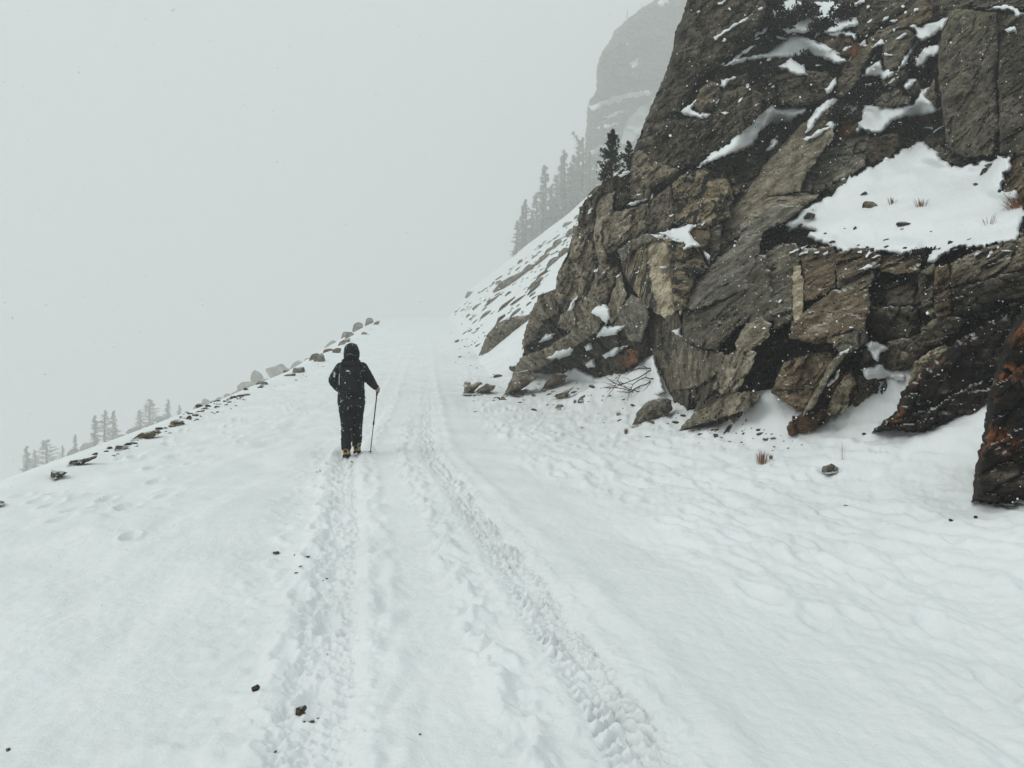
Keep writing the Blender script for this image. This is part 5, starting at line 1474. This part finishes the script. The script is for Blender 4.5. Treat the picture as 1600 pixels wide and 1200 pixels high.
rgf = np.random.default_rng(4)
fv, ft = [], []
for o in list(person.children):
    if o.name.split('.')[0] in ('jacket', 'hood', 'trousers'):
        me = o.data; n = len(me.vertices)
        for i in rgf.choice(n, {'j': 90, 'h': 26, 't': 70}[o.name[0]], replace=False):
            c = np.array(me.vertices[i].co[:]); nn_ = np.array(me.vertices[i].normal[:])
            if nn_[1] > .4 and nn_[2] < .5: continue
            r_ = .004 + .007 * rgf.random() ** 2
            v_, t_ = ball(c + nn_ * .001, (r_, r_, r_ * .8), 1)
            fv.append(v_); ft.append(t_)
V, T = joinVT(list(zip(fv, ft)))
o = link_child('snow_flecks', np_mesh('snow_flecks', V, T, M['snow']), person); o['kind'] = 'stuff'

# backpack
bp_ = empty('backpack', (HX, HY, HZ)); bp_.rotation_euler = person.rotation_euler
shape('pack_body', [loft([(.01, -.235, 1.02, .13, .075), (.01, -.25, 1.06, .155, .098), (.01, -.255, 1.22, .162, .108), (.01, -.245, 1.38, .155, .10), (.01, -.225, 1.46, .135, .08), (.01, -.21, 1.50, .08, .05)]),
                    rbox((.01, -.335, 1.17), (.22, .08, .22))], .010, M['pack'], bp_, 3, wrinkle(1.2, .005))
shape('lid', [rbox((.01, -.245, 1.455), (.29, .20, .085))], .010, M['pack'], bp_, 2, wrinkle(1.5, .004))
for s in (-1, 1):
    link_child('shoulder_strap', np_mesh('shoulder_strap', *limb([(.11 * s, -.19, 1.46), (.12 * s, -.07, 1.535), (.13 * s, .10, 1.46), (.14 * s, .16, 1.32), (.17 * s, .10, 1.16), (.15 * s, -.15, 1.08)], [.02] * 6, 8, 20), M['pack']), bp_)
    link_child('side_pocket', np_mesh('side_pocket', *rbox((.01 + .165 * s, -.245, 1.12), (.06, .13, .17)), M['pack']), bp_)
    link_child('compression_strap', np_mesh('compression_strap', *limb([(.01 + .10 * s, -.355, 1.30), (.01 + .16 * s, -.30, 1.27), (.01 + .18 * s, -.20, 1.25)], [.007] * 3, 6, 10), M['pack']), bp_)
# the small pale mark: a low peak with a flat base
mk = np.array([(-.036, 0, -.010), (-.018, 0, .002), (-.004, 0, .014), (.004, 0, .012), (.020, 0, .002), (.038, 0, -.010)])
V = np.concatenate([mk + np.array([-.005, -.352, 1.345]), mk + np.array([-.005, -.300, 1.345])]); nq = len(mk)
Tq = [(0, i, i + 1) for i in range(1, nq - 1)] + [(i, (i + 1) % nq, (i + 1) % nq + nq) for i in range(nq)] + [(i, (i + 1) % nq + nq, i + nq) for i in range(nq)]
link_child('emblem', np_mesh('emblem', V, Tq, M['white'], False), bp_)
link_child('reflective_piping', np_mesh('reflective_piping', *limb([(-.135, -.345, 1.30), (-.142, -.345, 1.22), (-.138, -.335, 1.13)], [.005] * 3, 6, 10), M['white']), bp_)
link_child('reflective_piping', np_mesh('reflective_piping', *limb([(-.13, -.315, 1.44), (-.14, -.325, 1.40), (-.145, -.33, 1.37)], [.004] * 3, 6, 8), M['greyprint']), bp_)
link_child('side_tag', np_mesh('side_tag', *rbox((-.225, -.245, 1.285), (.022, .06, .085)), M['white']), bp_)
tag(bp_, 'black backpack with a small white peak shaped emblem on the walker\'s back', 'backpack')

# trekking pole
tipX, tipY = (578 - 800) / F * (HD + .12), HD + .12
tipP = np.array([tipX, tipY, float(zbase(tipX, tipY)) - .02])
ca, sa = math.cos(math.radians(4)), math.sin(math.radians(4))
gw = np.array([HX + grip[0] * ca - grip[1] * sa, HY + grip[0] * sa + grip[1] * ca, HZ + grip[2]])
pole = empty('trekking_pole', tuple(tipP))
ax = (gw - tipP); Lp = np.linalg.norm(ax); ax /= Lp
def seg(name, a, b, r0, r1, mat):
    link_child(name, np_mesh(name, *tube_np([ax * a, ax * (a + b) / 2, ax * b], [r0, (r0 + r1) / 2, r1], 10), M[mat]), pole)
seg('tip', 0, .06, .004, .006, 'steel'); seg('lower_shaft', .06, .52, .0075, .0075, 'steel'); seg('upper_shaft', .52, Lp - .07, .0095, .0095, 'sole')
seg('lock', .50, .56, .013, .013, 'sole'); seg('grip', Lp - .10, Lp + .07, .015, .018, 'sole'); seg('basket', .065, .075, .030, .034, 'sole')
link_child('wrist_strap', np_mesh('wrist_strap', *limb([ax * (Lp + .05), ax * (Lp + .01) + np.array([.035, -.02, -.02]), ax * (Lp - .07) + np.array([.03, -.03, 0]), ax * (Lp - .05) + np.array([-.02, -.03, .02])], [.005] * 4, 6, 12), M['sole']), pole)
tag(pole, 'black and grey trekking pole held in the walker\'s right hand, tip in the snow', 'trekking pole')

# ------------------------------------------------------------------ falling snow
def flakes():
    rg = np.random.default_rng(77)
    n = 42000
    d = 1.8 + 14 * rg.random(n) ** .45
    c = np.stack([rg.uniform(-.95, 1.0, n) * (d + 1), d, np.minimum(rg.uniform(-.62, .66, n) * (d + 1), 12)], 1)
    r = .0022 + .0050 * rg.random(n) ** 2.6
    O = np.array([(1, 0, 0), (-1, 0, 0), (0, 1, 0), (0, -1, 0), (0, 0, 1), (0, 0, -1)], float)
    sc = r[:, None] * rg.uniform(.6, 1.4, (n, 3))
    ang = rg.uniform(0, 3.14, n)
    V = O[None] * sc[:, None]
    V = np.stack([V[..., 0] * np.cos(ang)[:, None] - V[..., 2] * np.sin(ang)[:, None], V[..., 1], V[..., 0] * np.sin(ang)[:, None] + V[..., 2] * np.cos(ang)[:, None]], -1) + c[:, None]
    t = np.array([(0, 2, 4), (2, 1, 4), (1, 3, 4), (3, 0, 4), (2, 0, 5), (1, 2, 5), (3, 1, 5), (0, 3, 5)])
    T = (t[None] + (np.arange(n) * 6)[:, None, None]).reshape(-1, 3)
    zg = zbase(c[:, 0], c[:, 1]) + .05
    ok = np.repeat(c[:, 2] > zg, 8)
    o = link('falling_snow', np_mesh('falling_snow', V.reshape(-1, 3), T[ok], M['flake']))
    tag(o, 'white snowflakes drifting through the air in front of the cliff', None, None, 'stuff')
M['flake'] = simple('snowflake', (0.88, 0.90, 0.90), 0.8)
flakes()

# ------------------------------------------------------------------ haze: one closed box round everything
bm = bmesh.new(); bmesh.ops.create_cube(bm, size=1.0)
lo, hi = np.array([-640, -90, -235.]), np.array([640, 660, 335.])
for v in bm.verts: v.co = Vector(((lo + hi) / 2 + np.array(v.co) * (hi - lo)))
me = bpy.data.meshes.new('haze'); bm.to_mesh(me); bm.free()
hz = link('haze', me); tag(hz, 'pale mist filling the air of the mountainside', None, None, 'stuff')
m = bpy.data.materials.new('mist'); m.use_nodes = True
nn = m.node_tree.nodes; nn.clear()
ho = nn.new('ShaderNodeOutputMaterial'); pv = nn.new('ShaderNodeVolumePrincipled')
pv.inputs['Color'].default_value = (0.98, 0.987, 0.97, 1); pv.inputs['Density'].default_value = HAZE_DENSITY
pv.inputs['Anisotropy'].default_value = 0.0
m.node_tree.links.new(pv.outputs[0], ho.inputs['Volume'])
me.materials.append(m)
